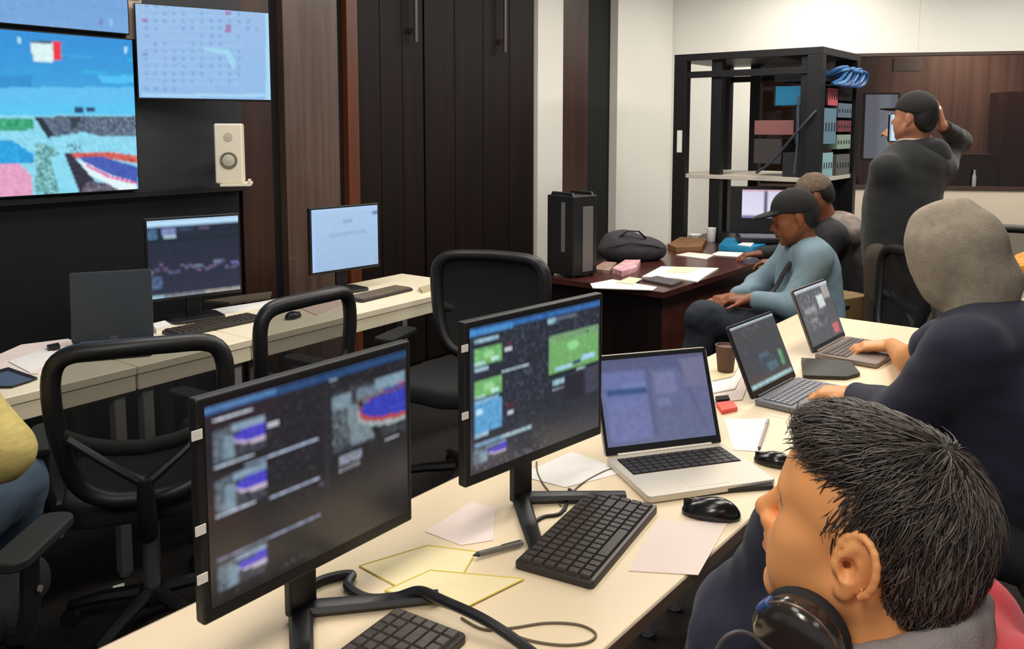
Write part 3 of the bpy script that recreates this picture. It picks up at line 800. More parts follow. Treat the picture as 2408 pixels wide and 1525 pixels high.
def surface_net(F, lo, h):
    s = F < 0
    cnt = np.zeros(tuple(np.array(F.shape) - 1), np.int8)
    for dx in (0, 1):
        for dy in (0, 1):
            for dz in (0, 1):
                cnt += s[dx:s.shape[0] - 1 + dx, dy:s.shape[1] - 1 + dy, dz:s.shape[2] - 1 + dz]
    act = (cnt > 0) & (cnt < 8)
    co = np.argwhere(act); idx = np.full(act.shape, -1, np.int64); idx[act] = np.arange(len(co))
    cor = [(i, j, k) for i in (0, 1) for j in (0, 1) for k in (0, 1)]
    val = {c_: F[co[:, 0] + c_[0], co[:, 1] + c_[1], co[:, 2] + c_[2]] for c_ in cor}
    acc = np.zeros((len(co), 3)); num = np.zeros(len(co))
    for a in cor:
        for d in range(3):
            if a[d]: continue
            b = list(a); b[d] = 1; b = tuple(b)
            va, vb = val[a], val[b]; m = (va < 0) != (vb < 0)
            t = np.where(m, va / np.where(m, va - vb, 1), 0)
            p = np.array(a, float)[None, :] + np.outer(t, np.array(b, float) - np.array(a, float))
            acc[m] += p[m]; num[m] += 1
    V = (co + acc / num[:, None]) * h + lo
    fs = []
    for d in range(3):
        e, g_ = [x for x in range(3) if x != d]
        sa = [slice(None)] * 3; sb = [slice(None)] * 3; sa[d] = slice(0, -1); sb[d] = slice(1, None)
        A, B = s[tuple(sa)], s[tuple(sb)]
        q = np.argwhere(A != B)
        q = q[(q[:, e] > 0) & (q[:, g_] > 0) & (q[:, e] < F.shape[e] - 1) & (q[:, g_] < F.shape[g_] - 1)]
        inside = A[q[:, 0], q[:, 1], q[:, 2]]
        def cell(oe, og):
            r = q.copy(); r[:, e] += oe; r[:, g_] += og; return idx[r[:, 0], r[:, 1], r[:, 2]]
        quad = np.stack([cell(-1, -1), cell(0, -1), cell(0, 0), cell(-1, 0)], 1)
        flip = ~inside if d != 1 else inside
        quad[flip] = quad[flip][:, ::-1]
        fs.append(quad)
    return V, np.concatenate(fs)
def relax(V, Q, n, lam=.5):
    e = np.concatenate([Q[:, [0, 1]], Q[:, [1, 2]], Q[:, [2, 3]], Q[:, [3, 0]]]); e = np.concatenate([e, e[:, ::-1]])
    deg = np.bincount(e[:, 0], minlength=len(V))[:, None]
    for _ in range(n):
        sm = np.stack([np.bincount(e[:, 0], V[e[:, 1], i], minlength=len(V)) for i in range(3)], 1)
        V = V + lam * (sm / np.maximum(deg, 1) - V)
    return V
def solid_part(name, sol, res, m, parent, noise=None, smooth=2, colour=None, label=None, fine=None, origin=None):
    V, Q = sol.mesh(res, noise, fine)
    if smooth: V = relax(V, Q, smooth)
    V0 = V
    if origin is not None: V = V - np.array(origin)[None, :]
    me = bpy.data.meshes.new(name)
    me.from_pydata(V.tolist(), [], Q.tolist()); me.update()
    me.polygons.foreach_set('use_smooth', np.ones(len(Q), bool))
    if colour is not None:
        c = np.ones((len(V), 4), np.float32); c[:, :3] = colour(V0)
        at = me.color_attributes.new('col', 'FLOAT_COLOR', 'POINT'); at.data.foreach_set('color', c.ravel())
    o = mesh_obj(name, me, m, parent)
    if label: o['label'] = label
    return o
def folds(amp, freq, seed=0, dirs=7):
    r = np.random.RandomState(seed)
    D = r.normal(0, 1, (dirs, 3)); D /= np.linalg.norm(D, axis=1)[:, None]; ph = r.rand(dirs) * 6.28; fr = freq * (.6 + r.rand(dirs))
    def f(X, Y, Z):
        w1 = np.sin((X * .7 + Y * .5 + Z) * freq * .35 + ph[0]) * .9
        t = 0
        for i in range(dirs):
            t = t + np.sin((X * D[i, 0] + Y * D[i, 1] + Z * D[i, 2]) * fr[i] + ph[i] + w1) ** 3
        return amp * t / dirs * 2
    return f

# ================================================================== laptops
def laptop(label, hl, hr, surf, depth, hh, tilt, paint, lidm, deckm, keym, nx=60, ny=40, screen_m=None, group=None, bez=(.012, .012, .012, .02), bezm=None):
    hl, hr = Vector(hl), Vector(hr); d = hr - hl; d.z = 0; W_ = d.length; X = d.normalized()
    deg = math.degrees(math.atan2(X.y, X.x)); ctr = (hl + hr) / 2
    t = thing('laptop', label, 'laptop', (ctr.x, ctr.y, surf), deg, group)
    part('base', MB().prism(rrect(W_, depth, .012, 4, 0, -depth / 2), .002, .018), deckm, t, .003)
    kb = MB(); x0, x1, y0, y1 = -W_ * .44, W_ * .44, -depth * .5, -depth * .1
    kb.box(x0, x1, y0, y1, .0172, .0184)
    part('keyboard_bed', kb, M_BLACKP, t)
    ks = MB(); nxk, nyk = 13, 5
    for i in range(nxk):
        for j in range(nyk):
            a = x0 + (x1 - x0) * i / nxk; b = y0 + (y1 - y0) * j / nyk
            ks.box(a + .0015, a + (x1 - x0) / nxk - .0015, b + .0015, b + (y1 - y0) / nyk - .0015, .0184, .0205)
    part('keys', ks, keym, t)
    part('touchpad', MB().box(-.05, .05, -depth * .93, -depth * .58, .0175, .0184), deckm, t)
    M = T(0, .002, .016) @ RX(-tilt)
    lid = part('lid', MB().prism(rrect(W_, hh, .01, 4, 0, hh / 2), -.008, 0, M @ RX(90)), lidm, t, .002)
    l, r_, tp, bt = bez
    part('screen_bezel', MB().box(-W_ / 2 + .003, W_ / 2 - .003, -.0012, .0, .003, hh - .003, M), bezm or M_BLACKP, lid)
    part('hinge', MB().tube([(-W_ * .4, .002, .016), (W_ * .4, .002, .016)], .007, 10), lidm, t, smooth=True)
    Rt = RZ(deg) @ M; n = (Rt.to_3x3() @ Vector((0, 1, 0))); zx = Rt.to_3x3() @ Vector((0, 0, 1)); p0 = T(ctr.x, ctr.y, surf) @ Rt @ Vector((-W_ / 2, 0, 0))
    sw, sh = W_ - l - r_, hh - tp - bt
    to = lambda px, py: (((WP(px, py, p0, n) - p0).dot(X) - l) / sw, (hh - tp - (WP(px, py, p0, n) - p0).dot(zx)) / sh)
    c = Canvas(nx, ny, (90, 96, 140), to, 6); paint(c)
    c.build('screen', screen_m or M_SCREEN, lid, M @ T(-W_ / 2 + l, -.0022, hh - tp), sw, sh)
    return t
def paint_blueui(c):
    c.grad(0, 0, 1, 1, (98, 104, 146), (98, 104, 136), 4)
    c.rect(0, 0, 1, .06, (84, 88, 122), 3); c.rect(0, .06, .75, .14, (86, 92, 128), 4)
    c.rect(.04, .16, .42, .5, (104, 114, 164), 4); c.rect(.05, .36, .42, .43, (54, 80, 130), 4); c.rect(.2, .31, .42, .34, (114, 128, 176))
    c.rect(.44, .16, .47, .9, (88, 92, 128)); c.rect(.5, .2, .7, .45, (116, 120, 158), 5); c.rect(.5, .5, .62, .6, (110, 118, 158), 5); c.rect(.55, .62, .75, .66, (92, 96, 138))
    c.rect(.04, .5, .42, .95, (108, 116, 164), 6)
    for k in range(20): c.rect(.74 + .008 * k, .1 + .04 * k, .775 + .008 * k, .14 + .04 * k, (92, 92, 128), 3)
    c.rect(.78, .05, 1, .4, (110, 110, 142), 4)
laptop('silver laptop with a blue-grey window on its screen, black keyboard and bezel', WZ(1424, 1080, .752), WZ(1699, 1046, .752), TZ, .232, .245, 22, paint_blueui, M_SILVER, M_SILVER, mat('black_key', rgb(38, 34, 33), .5), bez=(.01, .014, .014, .022), group=None)
def paint_dark1(c):
    c.grad(0, 0, 1, 1, (58, 58, 60), (48, 50, 56), 3)
    c.rect(0, .0, 1, .035, (190, 206, 214), 10); c.specks(.2, .08, .6, .2, (88, 88, 92), .25)
    c.rect(.38, .52, .62, .6, (58, 86, 104), 8); c.rect(.35, .6, .75, .85, (44, 58, 70), 12); c.rect(.5, .7, .72, .82, (62, 96, 112), 10); c.rect(.82, .58, .9, .82, (78, 140, 92), 18); c.rect(.1, .4, .2, .46, (60, 66, 84))
    c.rect(.02, .93, .98, .965, (150, 200, 206), 16)
laptop('dark hinged laptop with a green mark and pale taskbar on its black screen', WZ(1772, 943, .752), WZ(1874, 889, .752), TZ, .215, .222, 24, paint_dark1, M_BLACKP, mat('grey_deck', rgb(112, 112, 118), .5), mat('grey_key', rgb(124, 124, 134), .5), group='dark hinged laptops', bez=(.008, .008, .008, .02))
def paint_dark2(c):
    c.grad(0, 0, 1, 1, (84, 84, 88), (74, 76, 80), 5)
    c.rect(0, 0, 1, .04, (196, 206, 212), 10); c.specks(.05, .1, .7, .75, (120, 120, 124), .3, 20); c.rect(.55, .2, .75, .42, (206, 214, 214), 12); c.rect(.1, .36, .45, .46, (140, 140, 144), 14); c.rect(.76, .05, .97, .3, (160, 156, 152), 8)
    c.rect(.74, .78, .92, .95, (196, 96, 106), 12); c.rect(.45, .55, .62, .66, (70, 72, 86)); c.rect(.2, .55, .4, .62, (130, 130, 134), 12)
laptop('laptop with grey text window and small pink square on screen, farther from the silver laptop', WZ(1914, 834, .752), WZ(1990, 793, .752), TZ, .215, .232, 22, paint_dark2, M_SILVERD, mat('brown_grey_deck', rgb(132, 118, 108), .5), mat('brown_grey_key', rgb(96, 84, 76), .5), group='dark hinged laptops', bez=(.008, .008, .008, .02))
M_OFF = attr_mat('dark_idle_screen', .35, 0.0, .5)
def paint_off(c):
    c.grad(0, 0, 1, 1, (50, 58, 66), (52, 58, 66), 1); c.rect(.46, .95, .56, .97, (104, 110, 114))
laptop('open slate laptop with a blank dark screen on the ivory desk', WZ(168, 812, .752), WZ(362, 796, .752), TZ, .22, .262, 8, paint_off, M_SLATE, M_SLATE, M_BLACKP, screen_m=M_OFF, bezm=M_SLATE, bez=(.004, .004, .008, .004), group=None)

# ================================================================== keyboards and mice
def keyboard(label, p, deg, L, D, key, surf=TZ, nx=15, ny=6, group='black keyboards', strip=False):
    t = thing('keyboard', label, 'keyboard', (p[0], p[1], surf), deg, group)
    M = RX(0)
    part('case', MB().prism(rrect(L, D, .01, 4), 0, .014), M_KBASE, t, .003)
    ks = MB(); mx = .008
    for j in range(ny):
        y0 = -D / 2 + mx + (D - 2 * mx) * j / ny; y1 = -D / 2 + mx + (D - 2 * mx) * (j + 1) / ny
        x = -L / 2 + mx; pitch = (L - 2 * mx) / nx
        i = 0
        while i < nx:
            wd = 6 if (j == 0 and i == 4) else (2 if (j in (1, 2, 3) and i == nx - 3) else 1)
            x0 = -L / 2 + mx + pitch * i; x1 = x0 + pitch * wd
            v = [(x0 + .001, y0 + .001, .013), (x1 - .001, y0 + .001, .013), (x1 - .001, y1 - .001, .013), (x0 + .001, y1 - .001, .013),
                 (x0 + .003, y0 + .0025, .020), (x1 - .003, y0 + .0025, .020), (x1 - .003, y1 - .003, .0205), (x0 + .003, y1 - .003, .0205)]
            ks.add(v, [(4, 5, 6, 7), (0, 1, 5, 4), (1, 2, 6, 5), (2, 3, 7, 6), (3, 0, 4, 7)])
            i += wd
    part('keys', ks, key, t)
    if strip: part('front_edge', MB().box(-L / 2 + .006, L / 2 - .006, -D / 2 + .001, -D / 2 + .006, .0135, .0165), M_GREYP, t)
    return t
kc = (WZ(1209, 1330, .75) + WZ(1545, 1188, .75)) / 2
keyboard('whole black keyboard lying slantwise between the two large monitors and the mouse', kc, 61.5, .352, .158, M_KEY, strip=True, ny=6, nx=17)
k2 = WZ(938, 1432, .75)
dk = Vector((math.cos(math.radians(58)), math.sin(math.radians(58)), 0)); pk = Vector((dk.y, -dk.x, 0))
keyboard('black keyboard with shiny worn keys under the thick cable, cut by the bottom edge', k2 - dk * .18 + pk * .068, 58, .36, .145, M_KEY2)
d1 = WZ(505, 768, TZ); keyboard('dark keyboard on the ivory desk below the navy graph monitor', d1 , D_DEG - 2, .40, .12, M_KEY, group='keyboards on the wall desks')
d2 = WZ(893, 694, TZ); keyboard('grey-brown keyboard on the ivory desk beside the pale blue monitor', d2, D_DEG + 2, .36, .12, mat('brown_key', rgb(120, 108, 92), .5), group='keyboards on the wall desks')
def mouse(label, p, deg, surf=TZ, s=1.0):
    t = thing('computer_mouse', label, 'mouse', (p[0], p[1], surf), deg, 'black mice')
    sol = Solid().ell((0, 0, .006), (.058 * s, .031 * s, .028 * s), k=.01).ell((-.012 * s, 0, .010), (.04 * s, .029 * s, .028 * s), k=.01).cut((0, 0, .0), (0, 0, -1), .002)
    solid_part('shell', sol, .003, M_BLACKG, t, smooth=1)
    part('scroll_wheel', MB().tube([(.03 * s, -.004, .026 * s), (.03 * s, .004, .026 * s)], .008 * s, 12), M_GREYP, t, smooth=True)
    part('button_seam', MB().box(.008 * s, .054 * s, -.0006, .0006, .012, .031 * s), M_BLACKM, t)
    return t
mouse('black mouse in front of the silver laptop, beside the slanted keyboard', WZ(1672, 1196, .755), 165, s=1.05)
mouse('small black mouse by the corner of the silver laptop near the seated man', WZ(1818, 1082, .75), 150, s=.8)

# ================================================================== sheets, pens, cables on the tables
_sheet_n = [0]
def sheet(name, label, cat, pts, z, m, group=None, th=.0012, curl=0.0):
    P = [WZ(px, py, z) for px, py in pts]; c0 = sum(P, Vector()) / len(P)
    poly = [(p.x - c0.x, p.y - c0.y) for p in P]
    ar = sum(poly[i][0] * poly[(i + 1) % len(poly)][1] - poly[(i + 1) % len(poly)][0] * poly[i][1] for i in range(len(poly)))
    if ar < 0: poly.reverse()
    _sheet_n[0] += 1
    o = part(name, MB().prism(poly, 0, th), m)
    o.location = (c0.x, c0.y, z); return tag(o, label, cat, group)
def lined(pts, z, m, label, name='notepad', yellow=True):
    o = sheet(name, label, 'paper', pts, z, m, 'loose sheets on the work table')
    P = [WZ(px, py, z + .0013) - Vector((o.location.x, o.location.y, z)) for px, py in pts]
    mb = MB()
    for i in range(len(P)): 
        a, b = P[i], P[(i + 1) % len(P)]
        mb.tube([a, b], .0016, 4)
    part('yellow_margin', mb, M_YELLOW, o)
    return o
lined([(845, 1330), (1005, 1282), (1120, 1296), (1075, 1372), (960, 1392)], TZ + .0004, M_PAPERY, 'pale yellow pad with yellow border under the pen, beside the brown-sheened monitor')
lined([(905, 1388), (1012, 1340), (1232, 1360), (1085, 1432)], TZ + .002, M_PAPERY, 'pale yellow sheet with yellow border overlapping the pad, near the thick cable')
sheet('paper_sheet', 'cream sheet lying beyond the pad beside the foot of the playing-field monitor', 'paper', [(1000, 1250), (1110, 1180), (1165, 1195), (1160, 1270), (1085, 1282)], TZ + .0004, M_PAPERP, 'loose sheets on the work table')
sheet('paper_sheet', 'pinkish white sheet beside the slanted black keyboard', 'paper', [(1545, 1224), (1712, 1228), (1642, 1352), (1478, 1342)], TZ + .0004, M_PAPERP, 'loose sheets on the work table')
sheet('paper_sheet', 'white sheet between the playing-field monitor and the silver laptop', 'paper', [(1220, 1118), (1345, 1062), (1412, 1086), (1470, 1110), (1330, 1146)], TZ + .0004, M_PAPER, 'loose sheets on the work table')
sheet('paper_sheet', 'cream sheet at the hinge end of the silver laptop, under a grey pen', 'paper', [(1703, 985), (1806, 984), (1796, 1062), (1725, 1058)], TZ + .0004, M_PAPER, 'loose sheets on the work table')
for i, (dz, pts, lab) in enumerate(((0, [(1660, 880), (1735, 846), (1765, 890), (1745, 940), (1682, 948)], 'lowest sheet of the paper pile beside the silver laptop screen'),
                                   (.004, [(1664, 872), (1722, 842), (1752, 872), (1728, 915), (1676, 925)], 'middle sheet of the paper pile beside the silver laptop screen'),
                                   (.008, [(1670, 868), (1716, 838), (1740, 858), (1722, 886), (1676, 896)], 'topmost sheet of the paper pile beside the silver laptop screen'))):
    sheet('paper_sheet', lab, 'paper', pts, TZ + .0008 + dz, [M_PAPERP, M_PAPER, M_PAPERY][i], 'paper pile beside the silver laptop', th=.003)
sheet('sticky_note_pad', 'small coral red pad beside the silver laptop screen', 'pad', [(1684, 955), (1722, 950), (1734, 966), (1698, 974)], TZ + .0005, mat('coral_red', rgb(244, 96, 84), .6), th=.012)
sheet('eraser', 'small black eraser behind the coral red pad', 'eraser', [(1682, 940), (1712, 937), (1716, 946), (1686, 949)], TZ + .004, M_BLACKM, th=.012)
cup = thing('paper_cup', 'brown paper cup standing behind the silver laptop screen', 'cup', WZ(1706, 872, TZ + .012))
cup.location.z = TZ + .013
part('cup_wall', MB().lathe([(.024, 0), (.026, .001), (.034, .085), (.036, .087), (.033, .087), (.03, .08)], 24), mat('brown_card', rgb(96, 68, 52), .6), cup, smooth=True)
def pen(label, p0, p1, z, m, r=.0048):
    a, b = WZ(*p0, z), WZ(*p1, z); d = b - a; t = thing('pen', label, 'pen', (a.x, a.y, z), math.degrees(math.atan2(d.y, d.x))); L = d.length
    part('barrel', MB().tube([(.012, 0, r), (L, 0, r)], r, 10), m, t, smooth=True)
    part('tip', MB().tube([(0, 0, r), (.012, 0, r)], [.001, r], 10), M_BLACKP, t, smooth=True)
    part('pen_clip', MB().box(L - .045, L - .004, -.0012, .0012, 2 * r - .0003, 2 * r + .0015), M_METAL, t)
pen('grey pen lying on the pale yellow pad', (1112, 1312), (1228, 1282), TZ + .0035, mat('dark_grey_pen', rgb(112, 106, 100), .4), .0055)
pen('grey pen lying across the cream sheet beside the silver laptop', (1784, 1060), (1806, 990), TZ + .002, mat('light_grey_pen', rgb(176, 166, 148), .4), .004)
def spline(P, n=7):
    P = [Vector(p) for p in P]; out = []
    for i in range(len(P) - 1):
        a, b, c_, d = P[max(i - 1, 0)], P[i], P[i + 1], P[min(i + 2, len(P) - 1)]
        for k in range(n):
            t = k / n
            out.append(.5 * ((2 * b) + (c_ - a) * t + (2 * a - 5 * b + 4 * c_ - d) * t * t + (3 * b - a - 3 * c_ + d) * t ** 3))
    return out + [P[-1]]
def cable(name, label, pts, r, m, surf=TZ, lift=None, group=None):
    P = [WZ(px, py, surf + r) for px, py in pts]
    if lift: P = [p + Vector((0, 0, l)) for p, l in zip(P, lift)]
    c0 = P[0].copy(); c0.z = surf
    o = part(name, MB().tube(spline([p - c0 for p in P]), r, 8), m, smooth=True); o.location = c0
    return tag(o, label, 'cable', group)
cable('power_cable', 'thick black cable snaking over the shiny worn keyboard', [(690, 1400), (760, 1362), (826, 1350), (818, 1378), (862, 1405), (930, 1408), (985, 1412), (1040, 1440), (1140, 1482), (1240, 1530), (1330, 1600)], .0085, M_BLACKP, lift=[0, 0, 0, 0, 0, .004, .018, .022, .018, .004, 0])
cable('thin_cable', 'thin grey cable looped on the table near the bottom edge', [(1085, 1452), (1135, 1478), (1200, 1476), (1285, 1464), (1360, 1468), (1400, 1488), (1385, 1508), (1330, 1516), (1260, 1508), (1190, 1488), (1150, 1476)], .0022, mat('grey_cable', rgb(110, 96, 78), .5))
cable('thin_cable', 'thin grey cable running from below the playing-field monitor to its foot', [(1262, 1085), (1264, 1110), (1278, 1138), (1300, 1165), (1320, 1190)], .002, mat('grey_cable', (1, 1, 1, 1)))
cable('thin_cable', 'thin grey cable running to the hinge of the silver laptop', [(1450, 1098), (1420, 1108), (1372, 1134), (1345, 1160), (1330, 1200)], .002, mat('grey_cable', (1, 1, 1, 1)))
for i, (pts, lab) in enumerate((([(1250, 1172), (1290, 1160), (1330, 1176), (1318, 1206), (1280, 1214), (1258, 1226)], 'black lead coiled at the foot of the playing-field monitor'),
                               ([(1300, 1170), (1345, 1180), (1362, 1168), (1338, 1150)], 'black lead curling beside the far end of the slanted keyboard'))):
    cable('usb_lead', lab, pts, .004, M_BLACKP)
hub = WZ(1287, 1180, TZ); h_ = thing('usb_dongle', 'small teal and navy dongle on the lead below the playing-field monitor', 'dongle', hub, 20)
part('body', MB().box(-.018, .018, -.009, .009, .004, .018), mat('teal_plastic', rgb(74, 110, 112), .4), h_, .002)
part('plug', MB().box(.018, .034, -.006, .006, .006, .015), mat('navy_plastic', rgb(36, 50, 84), .4), h_, .001)
sheet('document_folder', 'flat black folder lying between the two hinged laptops', 'folder', [(1884, 848), (2000, 856), (2022, 884), (1990, 893), (1888, 890)], TZ + .001, mat('black_brown', rgb(44, 40, 30), .6), th=.012)
sheet('laptop_shadow_strip', 'narrow black strip for the shadow along the front edge of the silver laptop', 'case', [(1622, 1160), (1700, 1146), (1812, 1138), (1818, 1150), (1716, 1158), (1628, 1170)], TZ + .001, M_BLACKP, th=.010)  # shadow under the laptop's front edge, modelled as a thin black strip

# ------------------------------------------------------------------ on the wall desks
sheet('document', 'white papers with grey print beside the open slate laptop', 'paper', [(-40, 852), (50, 812), (162, 798), (168, 838), (90, 880), (0, 884)], TZ + .0005, M_PAPERP, 'papers on the wall desks', th=.004)
sheet('document', 'upper white paper lying askew on the papers beside the slate laptop', 'paper', [(20, 850), (110, 818), (150, 842), (70, 876)], TZ + .0055, M_PAPER, 'papers on the wall desks', th=.002)
sheet('marker_cap', 'small black marker lying on the papers beside the slate laptop', 'marker', [(110, 818), (138, 812), (142, 819), (114, 825)], TZ + .008, M_BLACKP, th=.012)
tb = sheet('tablet', 'blue-grey tablet on the ivory desk beside the yellow-sleeved person', 'tablet', [(-40, 884), (20, 868), (88, 892), (30, 912), (-40, 912)], TZ + .0008, M_BLACKP, th=.008)
P = [WZ(px, py, TZ + .0088) - tb.location for px, py in [(-30, 884), (18, 872), (78, 892), (26, 907), (-30, 907)]]
part('tablet_screen', MB().prism([(p.x, p.y) for p in P][::-1], .0081, .0086), mat('blue_grey_glass', rgb(84, 104, 130), .3), tb)
sheet('document', 'pinkish sheet on the ivory desk seen through the mesh chair loop', 'paper', [(700, 722), (770, 700), (812, 712), (745, 742)], TZ + .0005, mat('pink_paper', rgb(236, 206, 190), .8), 'papers on the wall desks', th=.003)
sheet('document', 'white sheet lying between the two wall-desk monitors', 'paper', [(430, 742), (520, 724), (640, 706), (655, 716), (520, 742)], TZ + .0005, M_PAPER, 'papers on the wall desks', th=.002)
sheet('notebook', 'brown notebook lying behind the sheet between the two wall-desk monitors', 'notebook', [(480, 712), (560, 700), (640, 690), (636, 702), (540, 716)], TZ + .0008, mat('brown_cover', rgb(86, 76, 62), .6), th=.012)
sheet('charger', 'white charger block beside the slate laptop and dark keyboard', 'charger', [(356, 772), (388, 764), (402, 774), (368, 784)], TZ + .0005, M_PAPER, th=.02)
sheet('adapter', 'small pale adapter at the end of the ivory desk', 'adapter', [(984, 682), (1012, 675), (1022, 682), (994, 690)], TZ + .0005, mat('beige_plastic', rgb(196, 184, 150), .5), th=.015)
pm = WZ(690, 748, TZ); mouse('small black mouse on the ivory desk seen through the mesh chair loop', pm, 60, s=.75)

# ------------------------------------------------------------------ on the mahogany table
mh = lambda px, py, z=0: WZ(px, py, TZ + z)
tw = thing('computer_tower', 'black computer tower with grey front strips on the mahogany table', 'computer', (mh(1338, 655).x + .02, mh(1338, 655).y + .12, TZ), 42)
part('case', MB().box(-.09, .10, -.10, .10, .012, .445), M_BLACKP, tw, .006)
part('front_panel', MB().box(-.018, .062, -.105, -.099, .03, .385), mat('mid_grey_panel', rgb(112, 108, 106), .5), tw, .002, label='grey vertical front panel')
part('side_strip', MB().box(-.0935, -.0895, -.04, -.012, .14, .41), mat('mid_grey_panel', (1, 1, 1, 1)), tw)
part('carry_handle', MB().tube([(-.07, -.08, .44), (-.07, -.075, .455), (-.07, .075, .455), (-.07, .08, .44)], .009, 8), M_BLACKP, tw, smooth=True)
part('carry_handle', MB().tube([(.08, -.08, .44), (.08, -.075, .455), (.08, .075, .455), (.08, .08, .44)], .009, 8), M_BLACKP, tw, smooth=True)
for x, y in ((-.07, -.08), (.08, -.08), (-.07, .08), (.08, .08)): part('foot', MB().lathe([(.012, 0), (.012, .013)], 12, T(x, y, 0)), M_BLACKM, tw)
bc = mh(1487, 612); bg = thing('bag', 'slumped charcoal bag on the mahogany table beside the computer tower', 'bag', bc, 12)
solid_part('bag_body', Solid().ell((0, .02, .06), (.215, .12, .085), k=.05).ell((-.06, .04, .11), (.13, .09, .075), k=.05).ell((.11, .02, .06), (.11, .09, .06), k=.04).cut((0, 0, 0), (0, 0, -1), .01), .012, mat('charcoal_fabric', rgb(54, 50, 56), .85, bump=.3, bscale=200), bg, folds(.006, 40, 3))
part('bag_strap', MB().tube([(-.1, -.03, .15), (-.05, -.05, .19), (.02, -.05, .185), (.07, -.04, .14)], .009, 8, flat=.5), M_BLACKP, bg, smooth=True)
part('zip', MB().tube([(-.19, -.055, .09), (-.05, -.09, .12), (.1, -.085, .10), (.19, -.05, .07)], .004, 6), M_BLACKM, bg, smooth=True)
TP = 'papers on the mahogany table'
sheet('document', 'white sheet at the corner of the mahogany table next to the tower', 'paper', [(1388, 668), (1440, 658), (1545, 676), (1535, 683), (1394, 678)], TZ + .0006, M_PAPER, TP, th=.004)
sheet('document', 'cream sheet on the mahogany table between corner sheet and long bundle', 'paper', [(1450, 664), (1480, 652), (1510, 656), (1490, 668)], TZ + .006, M_PAPERY, TP, th=.003)
sheet('document', 'long white bundle in the middle of the mahogany table', 'paper', [(1510, 652), (1555, 628), (1690, 632), (1660, 650), (1640, 664), (1590, 656)], TZ + .0006, M_PAPER, TP, th=.006)
sheet('document', 'yellowish sheet lying on the long white bundle', 'paper', [(1565, 640), (1590, 628), (1640, 630), (1620, 642)], TZ + .0072, M_PAPERY, TP, th=.003)
sheet('notebook', 'dark grey notebook in front of the long white bundle', 'notebook', [(1510, 660), (1545, 652), (1605, 664), (1580, 674)], TZ + .0008, mat('dark_cover', rgb(78, 70, 72), .5), th=.01)
sheet('snack_packet', 'white and pink packet beside the charcoal bag', 'packet', [(1440, 642), (1470, 622), (1506, 622), (1496, 640), (1462, 650)], TZ + .0008, mat('pink_white', rgb(222, 170, 178), .5, var=.35, vscale=25), th=.03)
sheet('snack_packet', 'beige packet in front of the computer tower', 'packet', [(1392, 640), (1420, 622), (1450, 624), (1432, 644)], TZ + .0008, mat('beige_pack', rgb(160, 132, 118), .5, var=.3, vscale=30), th=.02)
sheet('cardboard_tray', 'brown cardboard tray at the rack end of the mahogany table', 'tray', [(1570, 584), (1600, 566), (1662, 570), (1650, 590), (1590, 592)], TZ + .0008, mat('cardboard', rgb(136, 96, 62), .7, var=.25, vscale=20), th=.03)
sheet('document', 'thin white sheets in front of the cardboard tray', 'paper', [(1590, 600), (1620, 594), (1680, 600), (1660, 610)], TZ + .0008, M_PAPERP, TP, th=.004)
bf = sheet('plastic_folder', 'bright blue plastic folder on the mahogany table near the capped man', 'folder', [(1690, 588), (1706, 570), (1796, 566), (1800, 586), (1770, 594)], TZ + .0008, mat('bright_blue', rgb(26, 140, 190), .4, var=.15, vscale=20), th=.035)
sheet('document', 'white sheets under the edge of the bright blue folder', 'paper', [(1670, 600), (1690, 592), (1775, 596), (1765, 606)], TZ + .0008, M_PAPER, TP, th=.004)
sheet('document', 'folded white sheet lying on top of the blue folder', 'paper', [(1735, 576), (1752, 568), (1775, 570), (1765, 580)], TZ + .037, M_PAPER, TP, th=.004)
def cup_at(label, p, h, r, m):
    o = part('cup', MB().lathe([(r * .75, 0), (r * .8, .002), (r, h), (r * .94, h), (r * .74, .01)], 20), m, smooth=True); o.location = p; return tag(o, label, 'cup')
cup_at('white cup beside the cardboard tray on the mahogany table', mh(1672, 568), .10, .035, M_PAPER)
cup_at('squat white cup on the mahogany table against the rack post', mh(1634, 562), .035, .05, M_PAPER)
# side table
sheet('snack_packet', 'orange and yellow packet on the pale table beyond the grey hood', 'packet', [(2368, 692), (2384, 660), (2430, 640), (2440, 690)], TZ + .0008, mat('orange_pack', rgb(244, 150, 30), .4, var=.4, vscale=14), th=.14)
sheet('tissue_box', 'white box on the pale table in front of the orange packet', 'box', [(2352, 700), (2372, 684), (2412, 690), (2398, 706)], TZ + .0008, mat('white_box', rgb(226, 228, 236), .5, var=.1, vscale=10), th=.06)
bx = thing('cardboard_box', 'tall tan cardboard box on the floor behind the chair of the blue-grey shirt', 'box', (1.76, 4.50, 0), 30)
part('carton', MB().box(-.12, .12, -.10, .10, 0, .66), mat('tan_card', rgb(150, 122, 78), .7, var=.12, vscale=12), bx, .004)
part('tape', MB().box(-.121, .121, -.025, .025, .5, .6605), mat('brown_tape', rgb(166, 140, 100), .4), bx)

